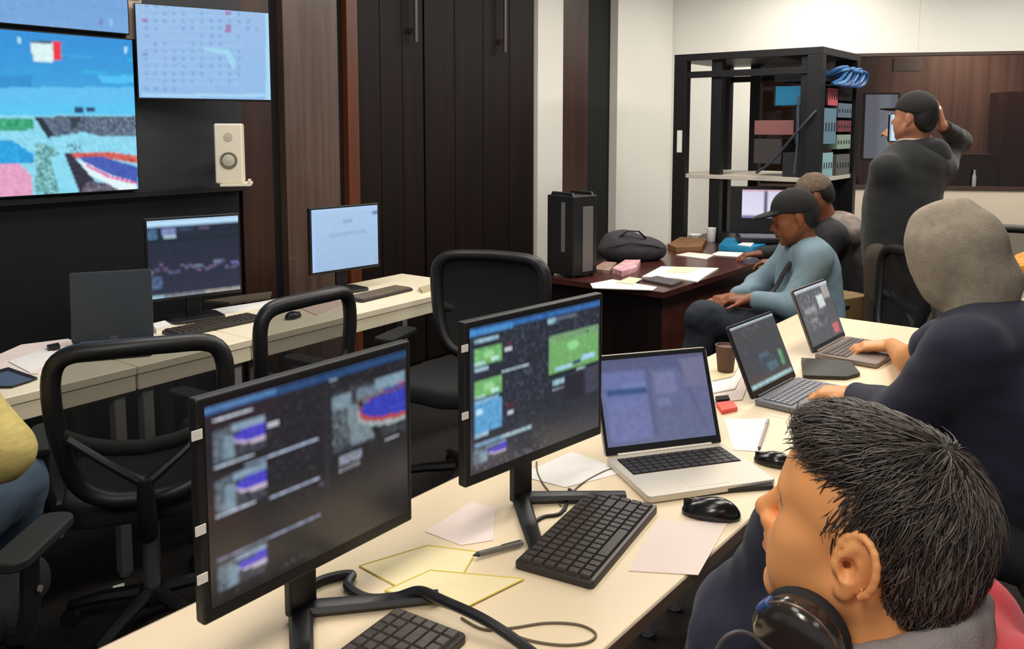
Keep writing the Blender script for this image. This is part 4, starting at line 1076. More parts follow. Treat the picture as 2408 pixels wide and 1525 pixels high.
# ================================================================== office chairs
def make_chair(label, loc, rz, group='black mesh office chairs'):
    t = thing('office_chair', label, 'chair', loc, rz, group)
    # star base and gas column
    b = MB().lathe([(.04, .07), (.045, .09), (.04, .125), (.028, .13)], 16)
    part('hub', b, M_BLACKP, t, smooth=True)
    for k in range(5):
        a = math.radians(72 * k + 18); ca, sa = math.cos(a), math.sin(a)
        l = part('base_leg', MB().tube([(.03 * ca, .03 * sa, .11), (.15 * ca, .15 * sa, .095), (.26 * ca, .26 * sa, .07)], [.024, .021, .016], 8), M_BLACKP, t, smooth=True)
        part('caster', MB().tube([(.26 * ca - sa * .012, .26 * sa + ca * .012, .028), (.26 * ca + sa * .012, .26 * sa - ca * .012, .028)], .027, 14).tube([(.26 * ca, .26 * sa, .03), (.26 * ca, .26 * sa, .07)], .008, 8), M_BLACKM, l, smooth=True)
    part('gas_column', MB().lathe([(.026, .12), (.026, .30), (.016, .30), (.016, .42)], 14), M_METAL, t, smooth=True)
    part('mechanism', MB().box(-.09, .09, -.13, .10, .40, .44), M_BLACKM, t, .01)
    solid_part('seat', Solid().cone((-.13, -.12, .475), (-.13, .13, .475), .105, k=.05).cone((.13, -.12, .475), (.13, .13, .475), .105, k=.05).cone((0, -.14, .475), (0, .16, .475), .10, k=.05)
               .cut((0, 0, .52), (0, 0, 1), .02).cut((0, 0, .44), (0, 0, -1), .01), .012, M_FABRIC, t, smooth=2)
    # loop frame of the back: leans and bows
    def bp(x, z):
        f = (z - .50) / .5
        return (x, -.235 - .06 * f - .03 * math.sin(math.pi * f) + .05 * (abs(x) / .23) ** 2 * (1 - .3 * f), z)
    loop = []
    prof = [(0, .525), (.08, .53), (.15, .56), (.19, .62), (.215, .72), (.228, .84), (.226, .92), (.205, .965), (.16, .985), (.08, .99), (0, .992)]
    loop = [bp(x, z) for x, z in prof] + [bp(-x, z) for x, z in prof[::-1][1:-1]]
    loop = spline(loop[-2:] + loop + loop[:2], 3)[6:-6]
    part('back_frame', MB().tube(loop, .026, 10, closed=True), M_BLACKP, t, smooth=True)
    ms = MB(); nz, nx = 14, 12; vs = []
    for i in range(nz + 1):
        z = .535 + (.985 - .535) * i / nz
        hw = np.interp(z, [p[1] for p in prof], [p[0] for p in prof])
        for j in range(nx + 1):
            x = -hw + 2 * hw * j / nx; vs.append(bp(x, z))
    ms.add(vs, [(i * (nx + 1) + j, i * (nx + 1) + j + 1, (i + 1) * (nx + 1) + j + 1, (i + 1) * (nx + 1) + j) for i in range(nz) for j in range(nx)])
    part('back_mesh', ms, M_MESH, t, smooth=True)
    # Y shaped carrier behind the mesh and the lumbar band
    part('back_carrier', MB().tube([(0, -.13, .42), (0, -.27, .43), (0, -.315, .52), (0, -.325, .62)], [.03, .03, .028, .022], 10)
         .tube([(0, -.325, .60), (-.10, -.325, .68), (-.19, -.30, .75)], [.016, .012, .011], 8).tube([(0, -.325, .60), (.10, -.325, .68), (.19, -.30, .75)], [.016, .012, .011], 8), M_BLACKP, t, smooth=True)
    part('lumbar_band', MB().tube([bp(-.215, .75)] + [tuple(Vector(bp(x, .75 - .05 * (1 - (x / .215) ** 2))) + Vector((0, -.012, 0))) for x in (-.15, -.08, 0, .08, .15)] + [bp(.215, .75)], .011, 8, flat=2.2), M_BLACKM, t, smooth=True)
    for s_ in (-1, 1):
        a = part('armrest', MB().tube([(s_ * .20, -.02, .44), (s_ * .27, -.03, .45), (s_ * .285, -.03, .52), (s_ * .285, -.02, .645)], [.022, .024, .022, .02], 8), M_BLACKP, t, smooth=True)
        part('arm_pad', MB().prism(rrect(.085, .25, .035, 6, s_ * .285, .0), .645, .672), M_BLACKM, a, .008)
        part('height_button', MB().lathe([(.008, 0), (.008, .006)], 10, T(s_ * .306, -.03, .56) @ RY(90 * s_)), M_GREYP, a)
    return t
ch = make_chair('black mesh office chair at the ivory desk by the slate laptop', (-1.13, 2.54, 0), 23)
c2 = dup(ch, (-.92, 3.0, 0), 57, 'black mesh office chair turned sideways below the pale blue monitor')
c3 = dup(ch, (-.20, 3.52, 0), 158, 'black office chair facing the work table in front of the computer tower')
c3.scale = (1.16, 1, .985)
for o_ in c3.children:
    if o_.name.startswith('back_mesh'):
        o_.data = o_.data.copy(); o_.data.materials[0] = M_FABRIC
c2.scale = (.90, 1, .985)
ch.scale = (.97, 1, .965)
dup(ch, (1.50, 1.94, 0), 52, 'black office chair under the navy-hooded person')
dup(ch, (1.62, 4.03, 0), 92, 'black office chair under the man in the blue-grey shirt')
dup(ch, (2.82, 4.72, 0), 150, 'black office chair standing empty beyond the pale side table')
sheet('paper_scrap', 'white paper scrap on the dark floor below the mesh chair', 'scrap', [(265, 1378), (292, 1370), (294, 1388), (268, 1394)], .001, M_PAPER)

# ================================================================== equipment rack
R0 = Vector((2.02, 5.6, 0))
rk = thing('equipment_rack', 'tall open black equipment rack behind the mahogany table', 'rack', R0, U_DEG)
RW, RD, RH = .82, 1.07, 2.075
for x, y in ((0, 0), (RW - .07, 0), (0, RD - .1), (RW - .07, RD - .1)):
    part('post', MB().box(x, x + .07, y, y + .1, .06, RH - .05), M_BLACKP, rk, .003)
part('top_frame', MB().box(0, RW, 0, RD, RH - .05, RH), M_BLACKP, rk, .003)
part('base_frame', MB().box(0, RW, 0, RD, .0, .07), M_BLACKP, rk, .003)
part('cross_bar', MB().box(.01, .04, .1, RD - .1, RH - .17, RH - .125).box(RW - .04, RW - .01, .1, RD - .1, RH - .17, RH - .125), M_BLACKP, rk, .002)
for x in (.03, RW - .10):
    part('mounting_rail', MB().box(x, x + .06, RD - .36, RD - .28, .07, RH - .05), M_BLACKP, rk, .002)
    part('mounting_rail', MB().box(x, x + .05, .10, .15, .07, RH - .05), M_BLACKP, rk, .002)
part('rating_label', MB().box(-.002, .001, RD - .075, RD - .035, 1.37, 1.53), M_PAPER, rk, label='white label on the post')
shf = part('shelf', MB().box(.02, RW - .02, .02, RD - .02, 1.185, 1.215), mat('pale_shelf', rgb(206, 198, 184), .5), rk, .003)
part('shelf', MB().box(.02, RW - .02, .02, RD - .02, .70, .72), M_BLACKP, rk, .003)
def unit(name, label, cat, x0, x1, y0, y1, z0, z1, m, face=None, group='devices in the equipment rack'):
    t = thing(name, label, cat, R0 + UA * x0 + VA * y0 + Vector((0, 0, z0)), U_DEG, group)
    part('chassis', MB().box(0, x1 - x0, .006, y1 - y0, 0, z1 - z0), m, t, .003)
    fm = face or m
    part('faceplate', MB().box(-.0, x1 - x0, 0, .006, 0, z1 - z0), fm, t, .001)
    lights = MB(); n = max(2, int((x1 - x0) / .05))
    for k in range(n): lights.box((x1 - x0) * (k + .3) / n, (x1 - x0) * (k + .6) / n, -.002, .001, (z1 - z0) * .35, (z1 - z0) * .6)
    part('ports', lights, M_BLACKM, t)
    return t
MU = lambda n, r_, g_, b_: mat(n, rgb(r_, g_, b_), .5)
unit('network_switch', 'dark network switch at the top of the rack under blue cables', 'device', .10, RW - .13, .02, .36, 1.86, 1.93, MU('u_dark', 44, 44, 50))
unit('amplifier', 'red-fronted device in the rack below the blue cables', 'device', .20, .40, .02, .40, 1.70, 1.815, MU('u_darkbody', 50, 40, 40), MU('u_red', 206, 92, 106))
unit('processor', 'tall blue-grey device in the rack below the red-fronted one', 'device', .09, .38, .02, .20, 1.44, 1.68, MU('u_dark2', 46, 40, 40), MU('u_blue', 108, 142, 162))
unit('controller', 'black device beside the red-fronted one in the rack', 'device', .42, .72, .02, .34, 1.74, 1.84, M_BLACKP)
unit('recorder', 'grey-blue device beside the tall one in the rack', 'device', .42, .72, .02, .34, 1.62, 1.72, MU('u_gb', 104, 122, 140))
unit('patch_unit', 'dull red patch unit beside the tall blue-grey device', 'device', .42, .72, .02, .30, 1.52, 1.60, MU('u_dr', 120, 64, 74))
unit('converter', 'pale green device in the rack under the dull red unit', 'device', .42, .72, .02, .30, 1.40, 1.50, MU('u_pg', 150, 172, 156))
unit('power_unit', 'grey device in the rack standing on the pale shelf', 'device', .42, .72, .02, .34, 1.216, 1.36, MU('u_gr', 104, 104, 104))
unit('display_unit', 'small device with bright teal face in the rack on the pale shelf', 'device', .09, .34, .02, .28, 1.216, 1.38, MU('u_dark3', 40, 44, 46), MU('u_teal', 150, 196, 204))
part_blue = unit('storage_box', 'bright blue box inside the rack, seen through its side', 'box', .08, .19, .10, .34, 1.70, 1.83, MU('u_bb', 18, 118, 164))
unit('recorder', 'brown device with a pinkish side inside the rack', 'device', .12, .40, .22, .50, 1.50, 1.60, MU('u_pink', 148, 96, 96))
unit('power_unit', 'dark grey device under the pinkish one inside the rack', 'device', .12, .40, .30, .50, 1.30, 1.47, MU('u_dk', 66, 60, 62))
def rack_cable(label, pts, r, m, grp='cables in the rack'):
    c0 = R0 + UA * pts[0][0] + VA * pts[0][1]
    o = part('patch_cable', MB().tube(spline([R0 + UA * p[0] + VA * p[1] + Vector((0, 0, p[2])) - c0 for p in pts], 5), r, 7), m, smooth=True); o.location = c0
    return tag(o, label, 'cable', grp)
blues = [MU('cb1', 60, 120, 190), MU('cb2', 96, 160, 214), MU('cb3', 44, 84, 150)]
for k in range(9):
    y = -.02 - .006 * (k % 3); x = .14 + .05 * k
    rack_cable('blue patch cable bundled at the top of the rack', [(x, .02, 1.90), (x + .02, y - .03, 1.94 - .01 * (k % 2)), (x + .16, y - .05, 1.95 - .015 * (k % 3)), (x + .1, y - .03, 1.88 - .02 * (k % 3)), (.14 + .02 * k, y, 1.84)], .012, blues[k % 3])
rack_cable('dark cable hanging down the open side of the rack', [(-.02, .42, 1.24), (-.03, .30, 1.33), (-.03, .16, 1.5), (-.02, .06, 1.62), (.02, .02, 1.68)], .009, MU('cdk', 56, 62, 78))
rack_cable('thin blue-grey cable down the inside of the near post', [(.02, .16, 1.76), (.02, .155, 1.5), (.02, .17, 1.24)], .008, MU('cbg', 70, 84, 100))
# console with lit lavender screen low in the rack
cs = thing('rack_console', 'fold-out console with a two-paned lavender screen in the rack', 'console', R0 + UA * .06 + VA * .42 + Vector((0, 0, .721)), U_DEG - 62)
part('tray', MB().box(-.16, .22, -.26, .0, .06, .09), M_BLACKP, cs, .004)
part('tray_keys', MB().box(-.14, .2, -.24, -.06, .09, .097), mat('tray_grey', rgb(130, 128, 140), .5), cs)
part('screen_housing', MB().box(-.20, .26, .0, .04, .09, .42), M_BLACKP, cs, .004)
part('console_foot', MB().box(-.1, .16, -.2, .0, 0, .06), M_BLACKP, cs, .004)
c = Canvas(30, 20, (206, 200, 232)); c.grad(0, 0, 1, 1, (214, 208, 236), (226, 224, 244), 3); c.rect(.46, 0, .52, 1, (52, 50, 84)); c.rect(0, 0, 1, .06, (196, 150, 160)); c.rect(0, .9, 1, 1, (120, 116, 160))
c.build('screen', M_SCREEN, cs, T(-.12, -.002, .40), .32, .2)
# ================================================================== people
def nrm(v): v = np.array(v, float); return v / np.linalg.norm(v)
def head_frame(c, f, roll=0.0):
    """columns: right, forward (face), up"""
    f = nrm(f); r = nrm(np.cross(f, (0, 0, 1))); u = np.cross(r, f)
    if roll:
        ca, sa = math.cos(roll), math.sin(roll); r, u = r * ca + u * sa, u * ca - r * sa
    M = np.eye(4); M[:3, 0], M[:3, 1], M[:3, 2], M[:3, 3] = r, f, u, c
    return M
def hp(H, p, s=1.0): return H[:3, :3] @ (np.array(p, float) * s) + H[:3, 3]
def add_head(S_, H, s=1.0, detail=True):
    R = H[:3, :3]
    E = lambda c, r, k=.02, op='+', RR=None: S_.ell(hp(H, c, s), np.array(r) * s, R if RR is None else R @ RR, k * s, op)
    K = lambda a, b, ra, rb=None, k=.02, op='+': S_.cone(hp(H, a, s), hp(H, b, s), ra * s, (ra if rb is None else rb) * s, k * s, op)
    E((0, -.012, .035), (.076, .098, .088))
    E((0, .032, .038), (.066, .062, .064), .03)
    E((0, .034, -.035), (.058, .054, .070), .03)
    for q in (-1, 1):
        K((q * .054, .002, -.048), (q * .018, .068, -.096), .020, .017, .03)
        E((q * .044, .052, -.016), (.024, .026, .022), .025)
        E((q * .036, .058, -.052), (.024, .026, .028), .03)
    E((0, .078, -.094), (.022, .016, .017), .02)
    K((-.034, .078, .026), (.034, .078, .026), .012, .012, .016)                # brow
    for q in (-1, 1): E((q * .031, .094, .010), (.017, .011, .011), .012, '-')   # sockets
    for q in (-1, 1): E((q * .031, .0775, .009), (.0145, .0125, .0115), .004)    # lids
    for q in (-1, 1): K((q * .018, .0905, .0075), (q * .044, .083, .0065), .0022, .0016, .002, '-')
    K((0, .086, .020), (0, .110, -.020), .0085, .0105, .012)                     # nose
    E((0, .112, -.025), (.0115, .0115, .0105), .008)
    for q in (-1, 1):
        E((q * .0135, .100, -.030), (.0085, .011, .0085), .006)
        if detail: E((q * .0075, .107, -.0375), (.0035, .005, .0035), .003, '-')
    E((0, .090, -.048), (.024, .014, .018), .015)                                # muzzle
    K((-.020, .090, -.0545), (0, .1005, -.0525), .0045, .0062, .006); K((.020, .090, -.0545), (0, .1005, -.0525), .0045, .0062, .006)
    K((-.017, .090, -.0655), (0, .0985, -.0665), .0050, .0070, .006); K((.017, .090, -.0655), (0, .0985, -.0665), .0050, .0070, .006)
    if detail: K((-.021, .096, -.0598), (.021, .096, -.0598), .0022, .0022, .003, '-')
    E((0, .092, -.080), (.018, .010, .005), .008, '-')
    # ears: shell, rim, hollow, lobe
    for q in (-1, 1) if detail is not None else ():
        a = math.radians(24 * q)
        RR = np.array([[math.cos(a), math.sin(a), 0], [-math.sin(a), math.cos(a), 0], [0, 0, 1]])
        E((q * .079, -.014, .000), (.0075, .019, .030), .006, '+', RR)
        if detail:
            pts = []
            for th in np.linspace(-60, 215, 14):
                t = math.radians(th); y = -.014 - .021 * math.cos(t - math.pi / 2 + math.pi / 2) * 1.0; z = .002 + .032 * math.sin(t)
                pts.append((q * (.0785 + .011 * max(0, (-.006 - y) / .03)), y, z))
            S_.chain([hp(H, p, s) for p in pts], [.0042 * s] * len(pts), .002 * s)
            E((q * .0905, -.008, -.004), (.014, .0095, .0140), .003, '-'); E((q * .0905, -.014, .012), (.007, .007, .008), .003, '-')
            K((q * .080, .006, -.004), (q * .081, .005, -.010), .0045, .004, .004)
        E((q * .0785, -.006, -.032), (.006, .0095, .010), .006)
def add_neck(S_, H, base, s=1.0, r0=.054, r1=.060):
    S_.cone(hp(H, (0, -.020, -.035), s), base, r0 * s, r1 * s, .03 * s)
def add_hand(S_, w_, d, n, side, curl=(25, 30, 20), s=1.0, spread=5, thumb=35, thumb_in=20):
    """d: wrist to knuckles, n: out of the palm, side: +1 puts the thumb towards n x d"""
    w_ = np.array(w_, float); d = nrm(d); n = np.array(n, float); n = nrm(n - d * (n @ d)); lat = np.cross(n, d) * side
    L = .088 * s
    for off, r in ((.026, .0125), (.009, .0135), (-.009, .0130), (-.026, .0115)):
        S_.cone(w_ + lat * off * .55 * s + d * .008, w_ + lat * off * s + d * L, .0150 * s, r * s, .010 * s)
    for off, ln, r, sp_ in ((.028, .074, .0084, 1), (.0095, .083, .0088, .3), (-.0095, .077, .0084, -.4), (-.0275, .060, .0074, -1.2)):
        p = w_ + lat * off * s + d * L; a = math.radians(spread * sp_); dd = d * math.cos(a) + lat * math.sin(a)
        ang = 0
        for seg, cv in zip((.45, .30, .25), curl):
            ang += math.radians(cv * (1 + .12 * (sp_ < 0)))
            q = p + (dd * math.cos(ang) + n * math.sin(ang)) * ln * s * seg
            S_.cone(p, q, r * s, r * .93 * s, .004 * s); p = q; r *= .93
    a = math.radians(thumb); b = math.radians(thumb_in)
    p = w_ + lat * .020 * s + d * .020 * s
    t1 = nrm(d * math.cos(a) + lat * math.sin(a) + n * math.sin(b) * .6)
    q = p + t1 * .046 * s; S_.cone(p, q, .0150 * s, .0105 * s, .010 * s)
    t2 = nrm(t1 + d * .35 + n * math.sin(b) * .5); z = q + t2 * .032 * s; S_.cone(q, z, .0100 * s, .0092 * s, .004 * s)
    t3 = nrm(t2 + d * .25 + n * math.sin(b) * .3); S_.cone(z, z + t3 * .025 * s, .0092 * s, .0078 * s, .003 * s)
def skin_colour(H, base, lip, s=1.0, seed=0, brow=None):
    base = np.array(base[:3]); lip = np.array(lip[:3]); Ri = H[:3, :3].T; o = H[:3, 3]
    def f(V):
        L = (V - o) @ Ri.T / s; r = np.random.RandomState(seed)
        c = np.tile(base, (len(V), 1)) * (1 + .05 * (np.sin(L[:, :1] * 90 + L[:, 1:2] * 70) * np.sin(L[:, 2:] * 80)))
        m = np.exp(-((L[:, 2] + .0595) / .0085) ** 2) * np.exp(-(L[:, 0] / .019) ** 4) * (L[:, 1] > .085)
        c = c * (1 - m[:, None] * .8) + lip * m[:, None] * .8
        if brow is not None:
            z0 = .030 - .006 * (np.abs(L[:, 0]) / .04) ** 2 * 1.5
            m = np.exp(-((L[:, 2] - z0) / .0045) ** 2) * (np.abs(L[:, 0]) > .011) * (np.abs(L[:, 0]) < .050) * (L[:, 1] > .05)
            c = c * (1 - m[:, None] * .85) + np.array(brow[:3]) * m[:, None] * .85
        return c
    return f
M_SKIN = attr_mat('skin', .45, 0, .4, sss=.0, bump=.05, bscale=900)
M_EYE = attr_mat('eye', .15, 0, .5)
def eye_part(H, s, parent, origin):
    for q in (-1, 1):
        c0 = hp(H, (q * .031, .0775, .009), s)
        sol = Solid().ell(c0, np.array((.0108, .0108, .0108)) * s, k=.0)
        f_ = H[:3, 1]
        def col(V, c0=c0):
            d = (V - c0); d /= np.linalg.norm(d, axis=1)[:, None]; t = d @ f_
            return np.where((t > .86)[:, None], np.array([.02, .012, .008]), np.array([.75, .70, .64]))
        solid_part('eye', sol, .002, M_EYE, parent, smooth=0, colour=col, origin=origin)
def hair_strands(name, V, Q, H, s, parent, origin, n, crown, length, w_, m, seed, keep=None, cols=((.012, .009, .008), (.05, .036, .028))):
    r = np.random.RandomState(seed); Ri = H[:3, :3].T; o = H[:3, 3]
    P0, P1, P2 = V[Q[:, 0]], V[Q[:, 1]], V[Q[:, 2]]
    nn = np.cross(P1 - P0, P2 - P0); ar = np.linalg.norm(nn, axis=1); pr = ar / ar.sum(); N = nn / np.maximum(ar, 1e-12)[:, None]
    pick = r.choice(len(Q), n, p=pr)
    vs, fs, cs = [], [], []
    cent = V.mean(0); crown_w = hp(H, crown, s)
    for t in pick:
        p = V[Q[t, r.randint(4)]] + r.normal(0, .0012, 3); nv = N[t]
        if nv @ (p - cent) < 0: nv = -nv
        Lp = Ri @ (p - o) / s
        if keep is not None and not keep(Lp): continue
        fl = p - crown_w; fl = fl / (np.linalg.norm(fl) + 1e-6)
        fl = fl + .35 * H[:3, 1] * (Lp[2] > .07) - H[:3, 2] * (.55 if Lp[2] < .07 else .0) + r.normal(0, .16, 3)
        fl = nrm(fl - nv * (fl @ nv)); side = np.cross(nv, fl)
        L = length * (.6 + .7 * r.rand()) * (.55 if Lp[2] < 0 or Lp[1] > .06 else 1); lift = .001 + .003 * r.rand(); bend = r.normal(0, .25)
        base = len(vs); K = 5; sh = r.rand() ** 1.3; col = np.array(cols[0]) * (1 - sh) + np.array(cols[1]) * sh
        for k in range(K):
            u = k / (K - 1); q = p + fl * L * u + side * L * bend * u * u + nv * (lift * math.sin(u * 2.6) - L * L * 3.2 * u * u)
            ww = w_ * (1 - .75 * u)
            vs += [q - side * ww, q + side * ww, q + nv * ww * .8]; cs += [col] * 3
        for k in range(K - 1):
            a = base + 3 * k
            fs += [(a, a + 1, a + 4, a + 3), (a + 1, a + 2, a + 5, a + 4), (a + 2, a, a + 3, a + 5)]
    vs = np.array(vs) - np.array(origin)
    me = bpy.data.meshes.new(name); me.from_pydata(vs.tolist(), [], fs); me.update()
    me.polygons.foreach_set('use_smooth', np.ones(len(fs), bool))
    c = np.ones((len(vs), 4), np.float32); c[:, :3] = np.array(cs)
    at = me.color_attributes.new('col', 'FLOAT_COLOR', 'POINT'); at.data.foreach_set('color', c.ravel())
    return mesh_obj(name, me, m, parent)
def add_hair(S_, H, s=1.0, grow=.014, fringe=True):
    R = H[:3, :3]
    E = lambda c, r, k=.02, op='+': S_.ell(hp(H, c, s), np.array(r) * s, R, k * s, op)
    E((0, -.016, .038), (.074 + grow, .098 + grow, .088 + grow * 1.3))
    if fringe: E((0, .040, .096), (.060, .054, .030), .03)                 # fringe
    E((0, -.065, -.015), (.062, .045, .058), .03)               # nape
    E((0, .160, .004), (.150, .105, .100), .012, '-')          # face
    E((0, .125, -.070), (.150, .112, .085), .012, '-')
    E((0, .070, -.115), (.150, .100, .075), .012, '-')
    for q in (-1, 1): E((q * .085, -.014, -.012), (.030, .026, .044), .008, '-')   # round the ears
def add_cap(S_, H, s=1.0, brim=True, peak=.085):
    R = H[:3, :3]
    E = lambda c, r, k=.02, op='+': S_.ell(hp(H, c, s), np.array(r) * s, R, k * s, op)
    E((0, -.010, .045), (.087, .108, .098))
    S_.cut(hp(H, (0, -.01, .028), s), -(H[:3, :3] @ np.array((0, -.18, 1.0))), .006)
    if brim: E((0, .105, .048), (.070, peak, .011), .010); 
    E((0, -.01, .143), (.008, .008, .006), .004)
def pants_and_legs(S_, J, r=(.088, .062, .045), k=.03):
    for q in 'LR':
        if 'hip' + q in J:
            S_.cone(J['hip' + q], J['knee' + q], r[0], r[1], k); S_.cone(J['knee' + q], J['ank' + q], r[1] * .98, r[2], k)
def add_foot(S_, a, d, s=1.0):
    a = np.array(a, float); d = nrm((d[0], d[1], 0))
    S_.cone(a + np.array((0, 0, -.02)) - d * .02, np.array((a[0], a[1], .035)) + d * .05, .042 * s, .036 * s, .03)
    S_.cone(np.array((a[0], a[1], .035)) + d * .03, np.array((a[0], a[1], .03)) + d * .17, .038 * s, .03 * s, .03)
def person(label, loc): return thing('person', label, 'person', loc)

# ------------------------------------------------------------------ man in the red jacket, seen close from behind his shoulder
AO = (.46, .90, 0); pa = person('man in a red jacket with grey collar and headphones, gazing at the wall screens', AO)
AH = head_frame(np.array(WY(2040, 1250, .895)), (-.772 * .985, .636 * .985, .16)); AS = 1.02
N_ = np.array((.410, .885, .995))
ash = {'L': np.array((.31, .74, .88)), 'R': np.array((.555, 1.04, .90))}
ael = {'L': np.array((.19, .82, .815)), 'R': np.array(WY(1745, 1448, 1.33))}
awr = {'L': np.array((.09, 1.03, .80)), 'R': np.array(WY(1905, 1160, 1.24))}
ap = np.array((.60, .70, .52))
J = {'hipL': (.62, .77, .50), 'kneeL': (.24, .93, .52), 'ankL': (.26, .95, .09), 'hipR': (.68, .95, .50), 'kneeR': (.34, 1.16, .52), 'ankR': (.36, 1.18, .09)}
b = Solid(); add_head(b, AH, AS); add_neck(b, AH, N_, AS, .056, .064)
b.cone(ash['L'], ash['R'], .06, .06, .04).cone(N_ + (.05, 0, -.06), ap, .10, .12, .05)
for q in 'LR': b.cone(ash[q], ael[q], .047, .037, .02).cone(ael[q], awr[q], .037, .026, .02)
add_hand(b, awr['L'], (-.2, .9, -.05), (0, 0, -1), -1, (18, 20, 12), .98)
add_hand(b, awr['R'], (.75, -.35, .45), (-.2, -.7, -.3), -1, (30, 45, 35), .95)
pants_and_legs(b, J, (.08, .055, .04))
hc = AH[:3, 3]
solid_part('body', b, .009, M_SKIN, pa, smooth=1, origin=AO, fine=(hc - .16, hc + .16, .0028),
           colour=skin_colour(AH, (lin(243), lin(166), lin(104)), (lin(196), lin(108), lin(92)), AS, 1, (.03, .02, .015)))
eye_part(AH, AS, pa, AO)
hs = Solid(); add_hair(hs, AH, AS, .003)
HV, HQ = hs.mesh(.005); HV = relax(HV, HQ, 2)
M_HAIR = attr_mat('black_hair', .42, 0, .5)
hbase = solid_part('hair', hs, .005, mat('hair_base', rgb(40, 33, 29), .6, bump=.4, bscale=350, stretch=(1, .2, 1)), pa, origin=AO)
hair_strands('hair_strands', HV, HQ, AH, AS, hbase, AO, 8000, (0, -.055, .13), .036, .0013, M_HAIR, 3, keep=lambda L: not (L[1] > .058 and L[2] < .080) and not (L[1] > -.04 and L[2] < .034 and not (L[1] > .014 and L[2] > -.002)), cols=((.020, .015, .013), (.17, .135, .110)))
jk = Solid().cone(N_ + (.07, -.06, -.12), ap, .135, .175, .05).ell(N_ + (.09, -.05, -.085), (.15, .15, .095), k=.05)
jk.cone(ash['L'] + (.02, 0, .0), ash['R'] + (.02, 0, .0), .085, .085, .05)
jk.cone(ash['L'], ash['L'] * .52 + ael['L'] * .48, .08, .07, .03).cone(ash['R'], ash['R'] * .52 + ael['R'] * .48, .08, .07, .03)
jk.ell(N_ + (-.01, .01, .04), (.072, .072, .09), k=.01, op='-').cut(ap + (0, 0, -.12), (0, 0, -1), .01)
jacket = solid_part('jacket', jk, .008, mat('red_fabric', rgb(222, 38, 52), .7, bump=.15, bscale=500, sheen=.2), pa, folds(.005, 30, 5), origin=AO)
col = Solid(); ring = []
for th in range(0, 361, 20):
    t = math.radians(th); back = .5 + .5 * math.cos(t - math.radians(-35)); ring.append(N_ + (.004 + .084 * math.cos(t), .002 + .084 * math.sin(t), -.024 + .078 * back))
col.chain(ring, [.015] * len(ring), .012).chain([p + np.array((0, 0, -.028)) for p in ring], [.015] * len(ring), .02)
solid_part('collar', col, .005, mat('grey_knit', rgb(150, 141, 138), .9, bump=.3, bscale=300), jacket, folds(.002, 60, 2), origin=AO, label='grey stand collar')
sl = Solid().cone(ash['R'] * .6 + ael['R'] * .4, ael['R'], .066, .066, .03).ell(ael['R'], (.07, .075, .065), k=.03).cone(ael['R'], awr['R'] + (0, 0, .0), .064, .047, .03).ell(np.array(WY(1728, 1560, 1.27)), (.075, .075, .09), k=.04)
M_NAVY = mat('navy_fabric', rgb(30, 33, 53), .9, bump=.25, bscale=350, sheen=.1)
solid_part('sleeve', sl, .007, M_NAVY, jacket, folds(.007, 34, 8), origin=AO, label='dark navy sleeve')
sl = Solid().cone(ash['L'] * .6 + ael['L'] * .4, ael['L'], .066, .06, .03).cone(ael['L'], awr['L'], .058, .042, .03)
solid_part('sleeve', sl, .008, M_NAVY, jacket, folds(.006, 34, 9), origin=AO, label='dark navy sleeve')
tr_ = Solid(); pants_and_legs(tr_, J, (.10, .075, .06)); tr_.ell(ap + (0, 0, -.03), (.16, .19, .12), k=.04)
solid_part('trousers', tr_, .012, mat('black_denim', rgb(30, 30, 34), .85), pa, folds(.006, 30, 1), origin=AO)
sh_ = Solid(); [add_foot(sh_, J['ank' + q], (-.9, .4, 0)) for q in 'LR']; sh_.cut((0, 0, 0), (0, 0, -1), .005)
solid_part('shoes', sh_, .01, M_BLACKM, pa, origin=AO)
# headphones
hpc = np.array(WY(1872, 1512, .83)); hn = nrm((-.55, -.62, -.12)); hx = nrm(np.cross(hn, (0, 0, 1))); hy = np.cross(hn, hx)
hpn = thing('headphones', 'glossy black headphones resting round the neck of the man in red', 'headphones', tuple(hpc))
Rm = Matrix(((hx[0], hy[0], hn[0], 0), (hx[1], hy[1], hn[1], 0), (hx[2], hy[2], hn[2], 0), (0, 0, 0, 1)))
part('ear_shell', MB().lathe([(.045, -.018), (.047, -.004), (.045, .006), (.039, .012), (.021, .016), (.001, .017)], 32, Rm), mat('gloss_brown_black', rgb(46, 40, 37), .18, coat=.5), hpn, smooth=True)
part('ear_cushion', MB().tube([tuple(Rm @ Vector((.036 * math.cos(t * math.pi / 14), .036 * math.sin(t * math.pi / 14), -.024))) for t in range(28)], .012, 10, closed=True), M_BLACKM, hpn, smooth=True)
part('shell_ring', MB().tube([tuple(Rm @ Vector((.0457 * math.cos(t * math.pi / 16), .0457 * math.sin(t * math.pi / 16), .002))) for t in range(32)], .0022, 6, closed=True), mat('brown_metal', rgb(120, 98, 84), .3, metal=.6), hpn, smooth=True)
ba = min((t for t in range(0, 360, 6)), key=lambda t: math.dist(proj(Vector(hpc) + Rm @ Vector((.045 * math.cos(math.radians(t)), .045 * math.sin(math.radians(t)), 0))), (1800, 1432)))
part('blue_accent', MB().box(.040, .0495, -.010, .010, -.010, .006, Rm @ RZ(ba)), mat('blue_plastic', rgb(60, 84, 140), .3), hpn, .003)
band = []
for th in range(-150, 121, 18):
    t = math.radians(th); band.append(tuple(N_ + (.118 * math.cos(t), .112 * math.sin(t), .055 - .01 * math.cos(t)) - hpc))
band = [tuple(N_ + (-.115, -.075, .075) - hpc)] + [p for p in band[1:-1]]
part('headband', MB().tube(spline([tuple(N_ + (.10 * math.cos(t) - .0, .10 * math.sin(t), .005) - hpc) for t in np.radians(np.arange(-140, 141, 20))], 3), .008, 8), M_BLACKP, hpn, smooth=True)
oc = np.array((.43, 1.03, .985))
